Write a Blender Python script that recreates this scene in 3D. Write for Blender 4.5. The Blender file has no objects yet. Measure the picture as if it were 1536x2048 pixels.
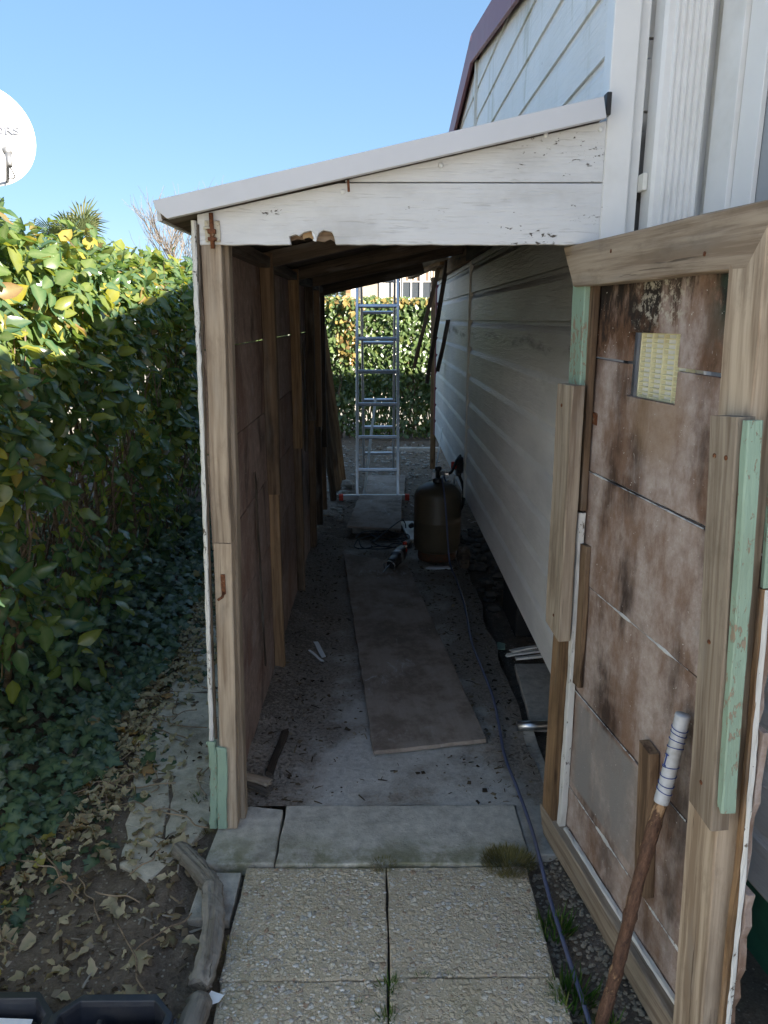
import bpy, math, random
import numpy as np
from mathutils import Matrix, Vector, noise as mnoise

random.seed(7)
RNG = np.random.default_rng(7)
scene = bpy.context.scene
COL = scene.collection
R = math.radians

# ------------------------------------------------------------------ camera, sky, sun, exposure
CAM_H = 1.55
PITCH = math.atan(386 / 1490)
YAW = R(0.42)
cam_data = bpy.data.cameras.new('camera')
cam = bpy.data.objects.new('camera', cam_data)
COL.objects.link(cam)
cam.location = (0, 0, CAM_H)
cam.rotation_euler = (math.pi / 2 - PITCH, 0, -YAW)
cam_data.sensor_fit = 'VERTICAL'
cam_data.sensor_height = 24
cam_data.lens = 24 * 1490 / 2048
cam_data.clip_start = 0.02
cam_data.clip_end = 2000
scene.camera = cam

SUN_DIR = Vector((1.83, -1.40, 1.20)).normalized()          # towards the sun
SUN_EL = math.asin(SUN_DIR.z)
world = bpy.data.worlds.new('World')
scene.world = world
world.use_nodes = True
wn = world.node_tree
sky = wn.nodes.new('ShaderNodeTexSky')
sky.sky_type = 'NISHITA'
sky.sun_disc = False
sky.sun_elevation = SUN_EL
sky.sun_rotation = math.atan2(SUN_DIR.x, SUN_DIR.y)
sky.altitude = 20
sky.air_density = 0.7
sky.dust_density = 1.0
sky.ozone_density = 6.0
bg = wn.nodes['Background']
hs = wn.nodes.new('ShaderNodeHueSaturation')                # the whole sky a little paler and flatter, as in the photograph
hs.inputs['Saturation'].default_value = 1.42
gm = wn.nodes.new('ShaderNodeGamma')
gm.inputs[1].default_value = 0.42
wn.links.new(sky.outputs[0], gm.inputs[0])
wn.links.new(gm.outputs[0], hs.inputs['Color'])
wn.links.new(hs.outputs[0], bg.inputs[0])
bg.inputs[1].default_value = 0.15

sun_data = bpy.data.lights.new('sun', 'SUN')
sun_data.energy = 5.0
sun_data.angle = R(0.5)
sun_data.color = (1.0, 0.92, 0.80)
sun = bpy.data.objects.new('sun', sun_data)
COL.objects.link(sun)
sun.location = SUN_DIR * 30
sun.rotation_euler = SUN_DIR.to_track_quat('Z', 'Y').to_euler()

vs = scene.view_settings
vs.view_transform = 'Standard'
vs.look = 'None'
vs.exposure = 1.98
vs.gamma = 1.0
vs.use_curve_mapping = False
scene.cycles.max_bounces = 6
scene.cycles.diffuse_bounces = 4
scene.cycles.glossy_bounces = 2
scene.cycles.transmission_bounces = 3
scene.cycles.transparent_max_bounces = 8
scene.cycles.use_denoising = True

# ------------------------------------------------------------------ node helpers
class G:
    """A small node-graph writer for one material."""
    def __init__(self, name):
        self.m = bpy.data.materials.new(name)
        self.m.use_nodes = True
        self.nt = self.m.node_tree
        self.nt.nodes.clear()
        self.out = self.nt.nodes.new('ShaderNodeOutputMaterial')
    def n(self, t, ins=None, out=0, **props):
        nd = self.nt.nodes.new('ShaderNode' + t)
        for k, v in props.items():
            setattr(nd, k, v)
        for k, v in (ins or {}).items():
            s = nd.inputs[k]
            if isinstance(v, bpy.types.NodeSocket):
                self.nt.links.new(v, s)
            else:
                if isinstance(v, tuple) and len(v) == 3 and s.type == 'RGBA':
                    v = v + (1.0,)
                s.default_value = v
        return nd.outputs[out]
    def coord(self, kind='Object'):
        nd = self.nt.nodes.new('ShaderNodeTexCoord')
        return nd.outputs[kind]
    def pos(self):
        return self.nt.nodes.new('ShaderNodeNewGeometry').outputs['Position']
    def rnd(self):
        return self.nt.nodes.new('ShaderNodeObjectInfo').outputs['Random']
    def attr(self, name):
        nd = self.nt.nodes.new('ShaderNodeAttribute')
        nd.attribute_name = name
        return nd.outputs['Fac']
    def math(self, op, a, b=0.0, c=0.0, clamp=False):
        nd = self.nt.nodes.new('ShaderNodeMath')
        nd.operation = op
        nd.use_clamp = clamp
        for i, v in enumerate((a, b, c)):
            if isinstance(v, bpy.types.NodeSocket):
                self.nt.links.new(v, nd.inputs[i])
            else:
                nd.inputs[i].default_value = v
        return nd.outputs[0]
    def scl(self, vec, s, off=(0, 0, 0)):
        return self.n('Mapping', {'Vector': vec, 'Scale': s, 'Location': off})
    def add3(self, a, b):
        return self.n('VectorMath', {0: a, 1: b}, operation='ADD')
    def shift(self, vec, k=13.7):
        """moves the texture by a random step per object so that no two boards match"""
        r = self.math('MULTIPLY', self.rnd(), k)
        c = self.n('CombineXYZ', {0: r, 1: self.math('MULTIPLY', r, 2.3), 2: self.math('MULTIPLY', r, 3.1)})
        return self.add3(vec, c)
    def noise(self, vec, scale=5, detail=4, rough=.55, dist=0, out=0):
        return self.n('TexNoise', {'Vector': vec, 'Scale': scale, 'Detail': detail, 'Roughness': rough, 'Distortion': dist}, out=out)
    def voro(self, vec, scale=5, feature='F1', rand=1.0, out=0):
        return self.n('TexVoronoi', {'Vector': vec, 'Scale': scale, 'Randomness': rand}, out=out, feature=feature)
    def ramp(self, fac, stops, interp='LINEAR'):
        nd = self.nt.nodes.new('ShaderNodeValToRGB')
        cr = nd.color_ramp
        cr.interpolation = interp
        while len(cr.elements) < len(stops):
            cr.elements.new(0.5)
        for e, (p, c) in zip(cr.elements, stops):
            e.position = p
            if not isinstance(c, tuple):
                c = (c, c, c)
            e.color = tuple(c)[:3] + (1,)
        self.nt.links.new(fac, nd.inputs[0])
        return nd.outputs[0]
    def step(self, fac, a, b):
        return self.n('MapRange', {0: fac, 1: a, 2: b, 3: 0.0, 4: 1.0}, clamp=True, interpolation_type='SMOOTHSTEP')
    def mix(self, fac, a, b, blend='MIX'):
        nd = self.nt.nodes.new('ShaderNodeMix')
        nd.data_type = 'RGBA'
        nd.blend_type = blend
        nd.clamp_factor = True
        for i, v in ((0, fac), (6, a), (7, b)):
            if isinstance(v, bpy.types.NodeSocket):
                self.nt.links.new(v, nd.inputs[i])
            else:
                if isinstance(v, tuple) and len(v) == 3:
                    v = v + (1.0,)
                nd.inputs[i].default_value = v
        return nd.outputs[2]
    def bump(self, h, dist=.002, strength=1.0, normal=None):
        ins = {'Height': h, 'Distance': dist, 'Strength': strength}
        if normal is not None:
            ins['Normal'] = normal
        return self.n('Bump', ins)
    def xyz(self, vec):
        nd = self.nt.nodes.new('ShaderNodeSeparateXYZ')
        self.nt.links.new(vec, nd.inputs[0])
        return nd.outputs[0], nd.outputs[1], nd.outputs[2]
    def bsdf(self, col, rough=.6, normal=None, spec=.5, metal=0.0, **more):
        ins = {'Base Color': col, 'Roughness': rough, 'Specular IOR Level': spec, 'Metallic': metal}
        if normal is not None:
            ins['Normal'] = normal
        ins.update(more)
        return self.n('BsdfPrincipled', ins)
    def done(self, shader):
        self.nt.links.new(shader, self.out.inputs[0])
        return self.m

# ------------------------------------------------------------------ materials
def wood(name, base, dark, stain=.5, stain_col=(.035, .022, .014), rough=.8, grain=1.0, spots=True, relief=.0016):
    """raw weathered softwood, grain along the board's own X"""
    g = G(name)
    v = g.shift(g.coord())
    wob = g.noise(g.scl(v, (2.2, 6, 6)), 1.0, 2, .5, out=1)
    vw = g.add3(v, g.n('VectorMath', {0: wob, 'Scale': .05}, operation='SCALE'))
    rings = g.noise(g.scl(vw, (1.1, 34 * grain, 34 * grain)), 1.0, 3, .5, .6)
    fibre = g.noise(g.scl(v, (7, 190, 190)), 1.0, 3, .6)
    mixg = g.math('ADD', g.math('MULTIPLY', rings, .7), g.math('MULTIPLY', fibre, .3))
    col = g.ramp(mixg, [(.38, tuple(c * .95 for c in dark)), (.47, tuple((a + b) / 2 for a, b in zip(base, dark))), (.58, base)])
    blot = g.noise(g.scl(v, (2.4, 7, 7)), 1.0, 5, .62, .4)
    col = g.mix(g.math('MULTIPLY', g.step(blot, .5, .74), stain), col, stain_col)
    grey = g.noise(g.scl(v, (3, 14, 14)), 1.0, 3, .6)
    col = g.mix(g.math('MULTIPLY', g.step(grey, .52, .75), .35), col, (.30, .28, .25))
    if spots:
        k = g.voro(g.scl(v, (2.6, 9, 9)), 1.0)
        col = g.mix(g.math('MULTIPLY', g.math('SUBTRACT', 1.0, g.step(k, .05, .13)), .85), col, (.045, .026, .015))
    crack = g.noise(g.scl(v, (2.2, 75, 75), (5, 1, 2)), 1.0, 4, .6, .25)
    cz = g.noise(g.scl(v, (2.5, 9, 9), (1, 6, 3)), 1.0, 3, .5)
    cm = g.math('MULTIPLY', g.step(crack, .635, .665), g.step(cz, .42, .55))
    col = g.mix(g.math('MULTIPLY', cm, .8), col, tuple(c * .35 for c in dark))
    grime = g.noise(g.scl(v, (9, 22, 22), (2, 2, 8)), 1.0, 8, .75)
    col = g.mix(g.math('MULTIPLY', g.step(grime, .50, .70), .35), col, tuple(c * .55 for c in dark))
    mixg = g.math('SUBTRACT', mixg, g.math('MULTIPLY', cm, .6))
    tone = g.math('ADD', .78, g.math('MULTIPLY', g.rnd(), .44))
    col = g.mix(1.0, col, g.n('CombineColor', {0: tone, 1: tone, 2: tone}), 'MULTIPLY')
    return g.done(g.bsdf(col, rough, g.bump(mixg, relief, .9), .25))

def painted(name, paint, under, chip=.60, soft=.05, grain_amp=.003, rough=.5, dirt=.35, dirt_col=(.20, .18, .15)):
    """old paint over coarse grain (along X), chipped to what lies below"""
    g = G(name)
    v = g.shift(g.coord())
    fib = g.noise(g.scl(v, (9, 120, 120)), 1.0, 4, .62, .5)
    big = g.noise(g.scl(v, (3.5, 26, 26)), 1.0, 4, .6, .7)
    h = g.math('ADD', g.math('MULTIPLY', fib, .55), g.math('MULTIPLY', big, .45))
    c = g.noise(g.scl(v, (45, 95, 95)), 1.0, 5, .7, .3)
    zone = g.noise(g.scl(v, (5, 9, 9)), 1.0, 4, .6)
    ch = g.step(g.math('ADD', c, g.math('MULTIPLY', g.math('SUBTRACT', zone, .5), .75)), chip, chip + soft)
    d = g.noise(g.scl(v, (3, 5, 5)), 1.0, 5, .65)
    col = g.mix(g.math('MULTIPLY', g.step(d, .45, .8), dirt), paint, dirt_col)
    col = g.mix(g.math('MULTIPLY', g.math('SUBTRACT', 1.0, g.step(fib, .30, .42)), .30), col, dirt_col)
    col = g.mix(ch, col, under)
    h2 = g.math('SUBTRACT', h, g.math('MULTIPLY', ch, .25))
    return g.done(g.bsdf(col, rough, g.bump(h2, grain_amp, .8), .35))

def panel_board(name, base, stain_amt=.85, rough=.82, dark=(.045, .026, .018)):
    """back of old fibre-cement boards: pinkish brown with run stains, scuffs and mould; X along, Y up"""
    g = G(name)
    v = g.shift(g.coord(), 5.3)
    fine = g.noise(v, 180, 4, .65)
    mid = g.noise(v, 26, 5, .65)
    big = g.noise(g.scl(v, (5.0, 1.7, 5)), 1.0, 5, .6, .9)
    big2 = g.noise(g.scl(v, (3.0, 2.2, 3), (4.1, 2.7, 0)), 1.0, 6, .66, .5)
    col = g.ramp(mid, [(.3, tuple(c * .74 for c in base)), (.55, base), (.75, tuple(min(1, c * 1.32) for c in base))])
    col = g.mix(g.math('MULTIPLY', g.step(big2, .47, .66), .75), col, tuple(c * .62 for c in (base[0] * 1.08, base[1] * .82, base[2] * .7)))
    col = g.mix(g.math('MULTIPLY', g.step(big, .50, .72), stain_amt), col, dark)
    pale = g.noise(g.scl(v, (4, 3, 4), (9, 1, 3)), 1.0, 6, .7, .4)
    col = g.mix(g.math('MULTIPLY', g.step(pale, .56, .72), .55), col, (.43, .38, .36))
    speck = g.noise(v, 95, 2, .5)
    col = g.mix(g.math('MULTIPLY', g.step(speck, .70, .75), .8), col, (.55, .51, .46))
    crack = g.voro(g.scl(v, (30, 46, 30)), 1.0, 'DISTANCE_TO_EDGE')
    col = g.mix(g.math('MULTIPLY', g.math('SUBTRACT', 1, g.step(crack, .0, .03)), .18), col, (.08, .055, .045))
    h = g.math('ADD', g.math('MULTIPLY', fine, .5), mid)
    return g.done(g.bsdf(col, rough, g.bump(h, .0022, .8), .2))

def siding_mat(name):
    """embossed white lap siding with algae along the laps, soot where the lean-to covers it"""
    g = G(name)
    p = g.pos()
    x, y, z = g.xyz(p)
    v = g.shift(g.coord())
    emb = g.noise(g.scl(v, (60, 6, 85)), 1.0, 4, .6, 1.0)
    emb2 = g.noise(g.scl(v, (30, 2.2, 34)), 1.0, 3, .5, 2.2)
    h = g.math('ADD', g.math('MULTIPLY', emb, .6), g.math('MULTIPLY', emb2, .4))
    col = g.mix(g.step(g.noise(p, 1.7, 5, .6), .35, .7), (.82, .815, .80), (.74, .73, .70))
    # algae streaks, run down from the laps (outdoors, higher up)
    st = g.noise(g.scl(p, (1, 7, 1.3)), 1.0, 5, .68, .6)
    up = g.step(z, 1.95, 2.15)
    col = g.mix(g.math('MULTIPLY', g.math('MULTIPLY', g.step(st, .50, .70), up), .50), col, (.36, .335, .19))
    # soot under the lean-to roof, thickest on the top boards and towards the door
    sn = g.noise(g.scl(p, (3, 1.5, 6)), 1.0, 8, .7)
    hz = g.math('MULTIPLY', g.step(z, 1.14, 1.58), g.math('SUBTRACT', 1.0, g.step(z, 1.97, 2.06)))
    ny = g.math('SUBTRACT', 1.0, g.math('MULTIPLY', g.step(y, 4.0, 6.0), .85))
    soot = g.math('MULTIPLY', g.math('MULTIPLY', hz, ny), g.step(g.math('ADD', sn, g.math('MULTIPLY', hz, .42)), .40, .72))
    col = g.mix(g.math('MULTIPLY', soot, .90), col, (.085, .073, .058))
    film = g.math('MULTIPLY', g.math('SUBTRACT', 1.0, g.step(z, 1.9, 2.05)), .30)
    col = g.mix(g.math('MULTIPLY', film, g.step(g.noise(g.scl(p, (2, 1.4, 5)), 1.0, 8, .7), .36, .66)), col, (.36, .37, .39))
    # the dark tide line
    wob = g.math('MULTIPLY', g.math('SUBTRACT', g.noise(g.scl(p, (0, 1.6, 0)), 1.0, 4, .6), .5), .11)
    ln = g.math('ABSOLUTE', g.math('SUBTRACT', g.math('SUBTRACT', z, 1.462), wob))
    lm = g.math('SUBTRACT', 1.0, g.step(ln, .003, .034))
    lm = g.math('MULTIPLY', lm, g.step(g.noise(g.scl(p, (1, 3, 14)), 1.0, 5, .7), .40, .62))
    lm = g.math('MULTIPLY', lm, g.math('SUBTRACT', 1.0, g.step(y, 5.5, 7.5)))
    col = g.mix(g.math('MULTIPLY', lm, .9), col, (.022, .016, .012))
    flk = g.noise(g.scl(v, (60, 30, 26)), 1.0, 3, .7)
    col = g.mix(g.math('MULTIPLY', g.step(flk, .72, .76), .7), col, (.10, .085, .07))
    return g.done(g.bsdf(col, .42, g.bump(h, .0075, .9), .45))

def plain(name, col, rough=.5, metal=0.0, spec=.5, var=.12, scale=30, bump=.0004, dirt=None, dirt_amt=.4, **more):
    """paint, plastic or metal with slight unevenness and grime"""
    g = G(name)
    v = g.shift(g.coord())
    n1 = g.noise(v, scale, 4, .6)
    n2 = g.noise(v, scale * .22, 5, .65)
    c = g.mix(n1, tuple(a * (1 - var) for a in col), tuple(min(1, a * (1 + var)) for a in col))
    if dirt:
        c = g.mix(g.math('MULTIPLY', g.step(n2, .45, .72), dirt_amt), c, dirt)
    r = g.math('ADD', rough - .06, g.math('MULTIPLY', n2, .14))
    return g.done(g.bsdf(c, r, g.bump(n1, bump, .7), spec, metal, **more))

def concrete_mat(name, base=(.34, .32, .28), soil=.4, moss=.0, soil_at=(.46, .62), moss_y=None):
    g = G(name)
    p = g.pos()
    fine = g.noise(p, 210, 4, .7)
    mid = g.noise(p, 28, 6, .65)
    big = g.noise(p, 5.2, 9, .7)
    col = g.ramp(mid, [(.3, tuple(c * .72 for c in base)), (.52, base), (.72, tuple(min(1, c * 1.25) for c in base))])
    pit = g.voro(p, 85)
    col = g.mix(g.math('MULTIPLY', g.math('SUBTRACT', 1, g.step(pit, .05, .2)), .5), col, tuple(c * .45 for c in base))
    dn = g.math('ADD', g.math('MULTIPLY', big, .8), g.math('MULTIPLY', mid, .2))
    dm = g.step(dn, *soil_at)
    soilc = g.ramp(g.noise(p, 120, 4, .7), [(.3, (.035, .026, .018)), (.7, (.12, .092, .064))])
    col = g.mix(g.math('MULTIPLY', dm, soil), col, soilc)
    if moss:
        mm = g.noise(g.scl(p, (1, 1, 1), (3, 7, 1)), 6.5, 6, .7)
        mf = g.math('MULTIPLY', g.step(mm, .40, .60), moss)
        if moss_y:
            mf = g.math('MULTIPLY', mf, g.math('SUBTRACT', 1.0, g.step(g.xyz(p)[1], *moss_y)))
        col = g.mix(mf, col, (.15, .15, .06))
    h = g.math('ADD', g.math('MULTIPLY', fine, .35), g.math('ADD', mid, g.math('MULTIPLY', dm, g.noise(p, 160, 4, .75))))
    return g.done(g.bsdf(col, .9, g.bump(h, .004, .9), .2))

def floor_mat(name):
    """swept-over concrete: dusty brown film, packed dirt at the edges, crumbs, pale scuffs"""
    g = G(name)
    p = g.pos()
    x, y, z = g.xyz(p)
    fine = g.noise(p, 240, 4, .7)
    mid = g.noise(p, 40, 8, .7)
    big = g.noise(p, 3.6, 9, .68)
    col = g.ramp(mid, [(.3, (.42, .40, .365)), (.5, (.56, .535, .49)), (.7, (.66, .635, .59))])
    edge = g.math('MULTIPLY', g.step(g.math('ABSOLUTE', g.math('SUBTRACT', x, .10)), .16, .50), .22)
    deep = g.math('MULTIPLY', g.step(y, 2.35, 3.1), .14)
    dn = g.math('ADD', g.math('ADD', big, edge), deep)
    film = g.step(g.math('ADD', dn, g.math('MULTIPLY', g.math('SUBTRACT', mid, .5), .25)), .46, .70)
    dust = g.ramp(g.noise(p, 90, 6, .75), [(.32, (.185, .148, .115)), (.52, (.30, .25, .20)), (.7, (.42, .355, .29))])
    col = g.mix(g.math('MULTIPLY', film, .88), col, dust)
    clod = g.step(g.math('ADD', g.noise(p, 70, 6, .78), g.math('MULTIPLY', dn, .42)), .82, .95)
    col = g.mix(g.math('MULTIPLY', clod, .55), col, (.10, .075, .055))
    pale = g.step(g.noise(g.scl(p, (1, 1, 1), (7, 3, 1)), 17, 8, .75), .60, .72)
    col = g.mix(g.math('MULTIPLY', pale, .45), col, (.52, .51, .48))
    h = g.math('ADD', g.math('MULTIPLY', fine, .4), g.math('ADD', mid, g.math('MULTIPLY', clod, .6)))
    return g.done(g.bsdf(col, .92, g.bump(h, .006, .9), .2))

def aggregate_mat(name):
    """exposed-aggregate paving: rounded pebbles of two sizes in a sandy matrix"""
    g = G(name)
    p = g.pos()
    wob = g.n('VectorMath', {0: g.noise(p, 75, 3, .6, out=1), 'Scale': .011}, operation='SCALE')
    pw = g.add3(p, wob)
    STOPS = [(.0, (.56, .455, .31)), (.3, (.69, .59, .43)), (.55, (.61, .50, .35)), (.72, (.76, .69, .56)), (.83, (.44, .30, .20)), (.90, (.80, .78, .72)), (1, (.32, .28, .24))]
    def layer(sc, lo, hi, e0, e1):
        r, gg, b = g.xyz(g.voro(pw, sc, out=1))
        d2 = g.voro(pw, sc, 'DISTANCE_TO_EDGE')
        return g.math('MULTIPLY', g.step(d2, e0, e1), g.step(gg, lo, hi)), g.ramp(r, STOPS), g.voro(pw, sc)
    m1, c1, d1 = layer(66, .50, .58, .04, .16)
    m2, c2, d2_ = layer(135, .20, .30, .03, .20)
    matrix = g.ramp(g.noise(p, 170, 5, .75), [(.3, (.42, .345, .24)), (.7, (.62, .53, .39))])
    col = g.mix(m2, matrix, c2)
    col = g.mix(m1, col, c1)
    dirt = g.noise(p, 5.5, 9, .7)
    col = g.mix(g.math('MULTIPLY', g.step(dirt, .50, .74), .38), col, (.24, .195, .145))
    spot = g.noise(g.scl(p, (1, 1, 1), (5, 2, 0)), 13, 7, .7)
    col = g.mix(g.math('MULTIPLY', g.step(spot, .64, .72), .65), col, (.06, .05, .042))
    moss = g.noise(g.scl(p, (1, 1, 1), (1, 9, 4)), 4, 8, .72)
    col = g.mix(g.math('MULTIPLY', g.step(moss, .54, .70), .32), col, (.22, .21, .10))
    h = g.math('ADD', g.math('MULTIPLY', g.math('MULTIPLY', m1, g.math('SUBTRACT', 1.0, d1)), 1.3), g.math('MULTIPLY', g.math('MULTIPLY', m2, g.math('SUBTRACT', 1.0, d2_)), .6))
    h = g.math('ADD', h, g.math('MULTIPLY', g.noise(p, 300, 3, .7), .25))
    return g.done(g.bsdf(col, .85, g.bump(h, .005, .9), .3))

def door_panel_mat(name):
    """back of old fibre boards on the door (X along the door, Y up): run stains below the vent and down the frame, black mould at the top"""
    g = G(name)
    v = g.coord()
    x, y, z = g.xyz(v)
    fine = g.noise(v, 210, 4, .7)
    mid = g.noise(v, 34, 8, .7)
    soft = g.noise(g.scl(v, (6, 2.6, 6)), 1.0, 8, .68)
    col = g.ramp(mid, [(.3, (.31, .24, .205)), (.5, (.42, .34, .30)), (.72, (.52, .45, .415))])
    col = g.mix(g.math('MULTIPLY', g.step(soft, .40, .62), .85), col, (.20, .112, .068))
    pale = g.noise(g.scl(v, (5, 4, 5), (2, 8, 1)), 1.0, 8, .72)
    col = g.mix(g.math('MULTIPLY', g.step(pale, .54, .70), .55), col, (.47, .425, .405))
    run = g.noise(g.scl(v, (11, 2.6, 11), (1.3, .4, 0)), 1.0, 8, .7, .2)
    # three places the water ran: under the vent, along the hinge frame, by the outer stile
    def band(c, w):
        return g.math('SUBTRACT', 1.0, g.step(g.math('ABSOLUTE', g.math('SUBTRACT', g.math('ADD', x, g.math('MULTIPLY', g.math('SUBTRACT', soft, .5), .22)), c)), w * .25, w))
    wet = g.math('MAXIMUM', band(.27, .15), g.math('MAXIMUM', band(.03, .10), g.math('MULTIPLY', band(.60, .12), .8)))
    patch = g.noise(g.scl(v, (3.5, 4.2, 3), (0, 3.3, 0)), 1.0, 4, .55)
    st = g.math('MULTIPLY', wet, g.step(g.math('ADD', g.math('MULTIPLY', run, .5), g.math('MULTIPLY', patch, .6)), .47, .66))
    col = g.mix(g.math('MULTIPLY', st, .92), col, g.mix(g.step(run, .35, .6), (.085, .043, .026), (.032, .019, .014)))
    # top board: rust brown, then near-black mould
    top = g.step(y, 1.38, 1.50)
    tn = g.noise(g.scl(v, (9, 3.4, 9), (4, 0, 2)), 1.0, 8, .7, .3)
    col = g.mix(g.math('MULTIPLY', top, g.step(tn, .36, .58)), col, (.15, .075, .040))
    col = g.mix(g.math('MULTIPLY', top, g.step(g.math('ADD', tn, g.math('MULTIPLY', g.step(y, 1.50, 1.64), .14)), .50, .66)), col, (.026, .021, .018))
    gr = g.math('MULTIPLY', g.math('MULTIPLY', g.step(x, .50, .60), g.step(y, 1.42, 1.60)), g.step(g.noise(v, 14, 7, .7), .38, .55))
    col = g.mix(g.math('MULTIPLY', gr, .85), col, (.035, .055, .042))
    wh = g.math('MULTIPLY', g.math('MULTIPLY', g.step(y, 1.52, 1.56), band(.36, .13)), g.step(g.noise(v, 60, 6, .75), .50, .58))
    col = g.mix(g.math('MULTIPLY', wh, .75), col, (.52, .47, .38))
    # tan wet patch round the vent
    dx = g.math('MULTIPLY', g.math('SUBTRACT', x, .37), .8)
    dy = g.math('SUBTRACT', y, 1.34)
    rad = g.math('SQRT', g.math('ADD', g.math('MULTIPLY', dx, dx), g.math('MULTIPLY', dy, dy)))
    tan = g.math('SUBTRACT', 1.0, g.step(g.math('ADD', rad, g.math('MULTIPLY', soft, .22)), .15, .24))
    col = g.mix(g.math('MULTIPLY', tan, .6), col, (.30, .195, .115))
    # grey worn board low down
    gy = g.math('MULTIPLY', g.math('MULTIPLY', g.step(x, .08, .14), g.math('SUBTRACT', 1.0, g.step(x, .40, .50))), g.math('MULTIPLY', g.step(y, .235, .25), g.math('SUBTRACT', 1.0, g.step(y, .50, .515))))
    col = g.mix(g.math('MULTIPLY', gy, g.step(soft, .25, .55)), col, (.25, .235, .225))
    speck = g.noise(v, 120, 3, .6)
    col = g.mix(g.math('MULTIPLY', g.step(speck, .69, .73), .85), col, (.62, .58, .53))
    scr = g.noise(g.scl(v, (70, 16, 70), (3, 3, 0)), 1.0, 3, .6, 1.2)
    col = g.mix(g.math('MULTIPLY', g.step(scr, .72, .76), .6), col, (.58, .54, .50))
    h = g.math('ADD', g.math('MULTIPLY', fine, .5), mid)
    return g.done(g.bsdf(col, .84, g.bump(h, .0026, .9), .2))

def soil_mat(name):
    """damp earth with crumbs and small stones; pale gravel farther off, and added for bounce behind the viewpoint"""
    g = G(name)
    p = g.pos()
    x, y, z = g.xyz(p)
    crumb = g.noise(p, 130, 5, .75)
    lump = g.noise(p, 22, 6, .68)
    big = g.noise(p, 3.1, 5, .6)
    col = g.ramp(g.math('ADD', g.math('MULTIPLY', crumb, .5), g.math('MULTIPLY', lump, .5)),
                 [(.32, (.08, .062, .048)), (.5, (.20, .158, .122)), (.66, (.32, .26, .205))])
    col = g.mix(g.math('MULTIPLY', g.step(big, .45, .7), .5), col, (.15, .118, .088))
    cell = g.voro(p, 95, out=1)
    cr, cg, cb = g.xyz(cell)
    dist = g.voro(p, 95)
    st = g.math('MULTIPLY', g.step(cr, .86, .9), g.math('SUBTRACT', 1.0, g.step(dist, .28, .4)))
    col = g.mix(st, col, (.40, .36, .30))
    # the strip behind the lean-to is stonier and paler
    bk = g.math('MULTIPLY', g.step(y, 6.0, 8.2), .6)
    col = g.mix(g.math('MULTIPLY', bk, g.step(lump, .36, .6)), col, (.21, .17, .125))
    # pale ground far off; the unseen lane behind the viewpoint is added for bounce
    fx = g.math('MAXIMUM', g.step(g.math('MULTIPLY', y, -1.0), -.3, .3), g.math('MAXIMUM', g.step(y, 10.8, 11.6), g.step(g.math('MULTIPLY', x, -1.0), 3.0, 3.6)))
    far = g.mix(g.step(g.noise(p, .7, 5, .6), .42, .55), (.55, .50, .42), (.45, .41, .33))
    far = g.mix(g.step(y, 10.8, 13.0), far, (.40, .37, .31))
    col = g.mix(fx, col, far)
    h = g.math('ADD', crumb, g.math('ADD', lump, g.math('MULTIPLY', st, .7)))
    return g.done(g.bsdf(col, .95, g.bump(h, .009, .9), .15))

def leaf_mat(name, stops, rough=.34, spec=.5, trans=.35, tcol=1.6):
    """leaf blade: colour from the blade's own tint, lets some light through"""
    g = G(name)
    t = g.attr('tint')
    col = g.ramp(t, stops)
    n1 = g.noise(g.pos(), 70, 3, .6)
    k = g.math('ADD', .8, g.math('MULTIPLY', n1, .4))
    col = g.mix(1.0, col, g.n('CombineColor', {0: k, 1: k, 2: k}), 'MULTIPLY')
    vein = g.attr('vein')
    col = g.mix(g.math('MULTIPLY', vein, .35), col, (.30, .34, .17))
    a = g.bsdf(col, rough, None, spec)
    tc = g.mix(1.0, col, (tcol, tcol * 1.02, tcol * .45), 'MULTIPLY')
    b = g.n('BsdfTranslucent', {'Color': tc})
    return g.done(g.n('MixShader', {0: trans, 1: a, 2: b}))

def glass_mat(name, tint=(.06, .07, .08), rough=.08):
    g = G(name)
    w = g.noise(g.pos(), 2.5, 2, .5)
    return g.done(g.bsdf(tint, rough, g.bump(w, .004, .4), .9))

def rust_mat(name, paint=(.42, .36, .27), amt=.5, rough=.75):
    g = G(name)
    v = g.shift(g.coord())
    a = g.noise(v, 55, 6, .7, .5)
    b = g.noise(v, 260, 3, .7)
    rust = g.ramp(b, [(.3, (.055, .020, .010)), (.7, (.23, .085, .035))])
    col = g.mix(g.step(a, .62 - amt * .3, .70 - amt * .3), paint, rust)
    return g.done(g.bsdf(col, rough, g.bump(g.math('ADD', a, b), .0012, .8), .3))

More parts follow.
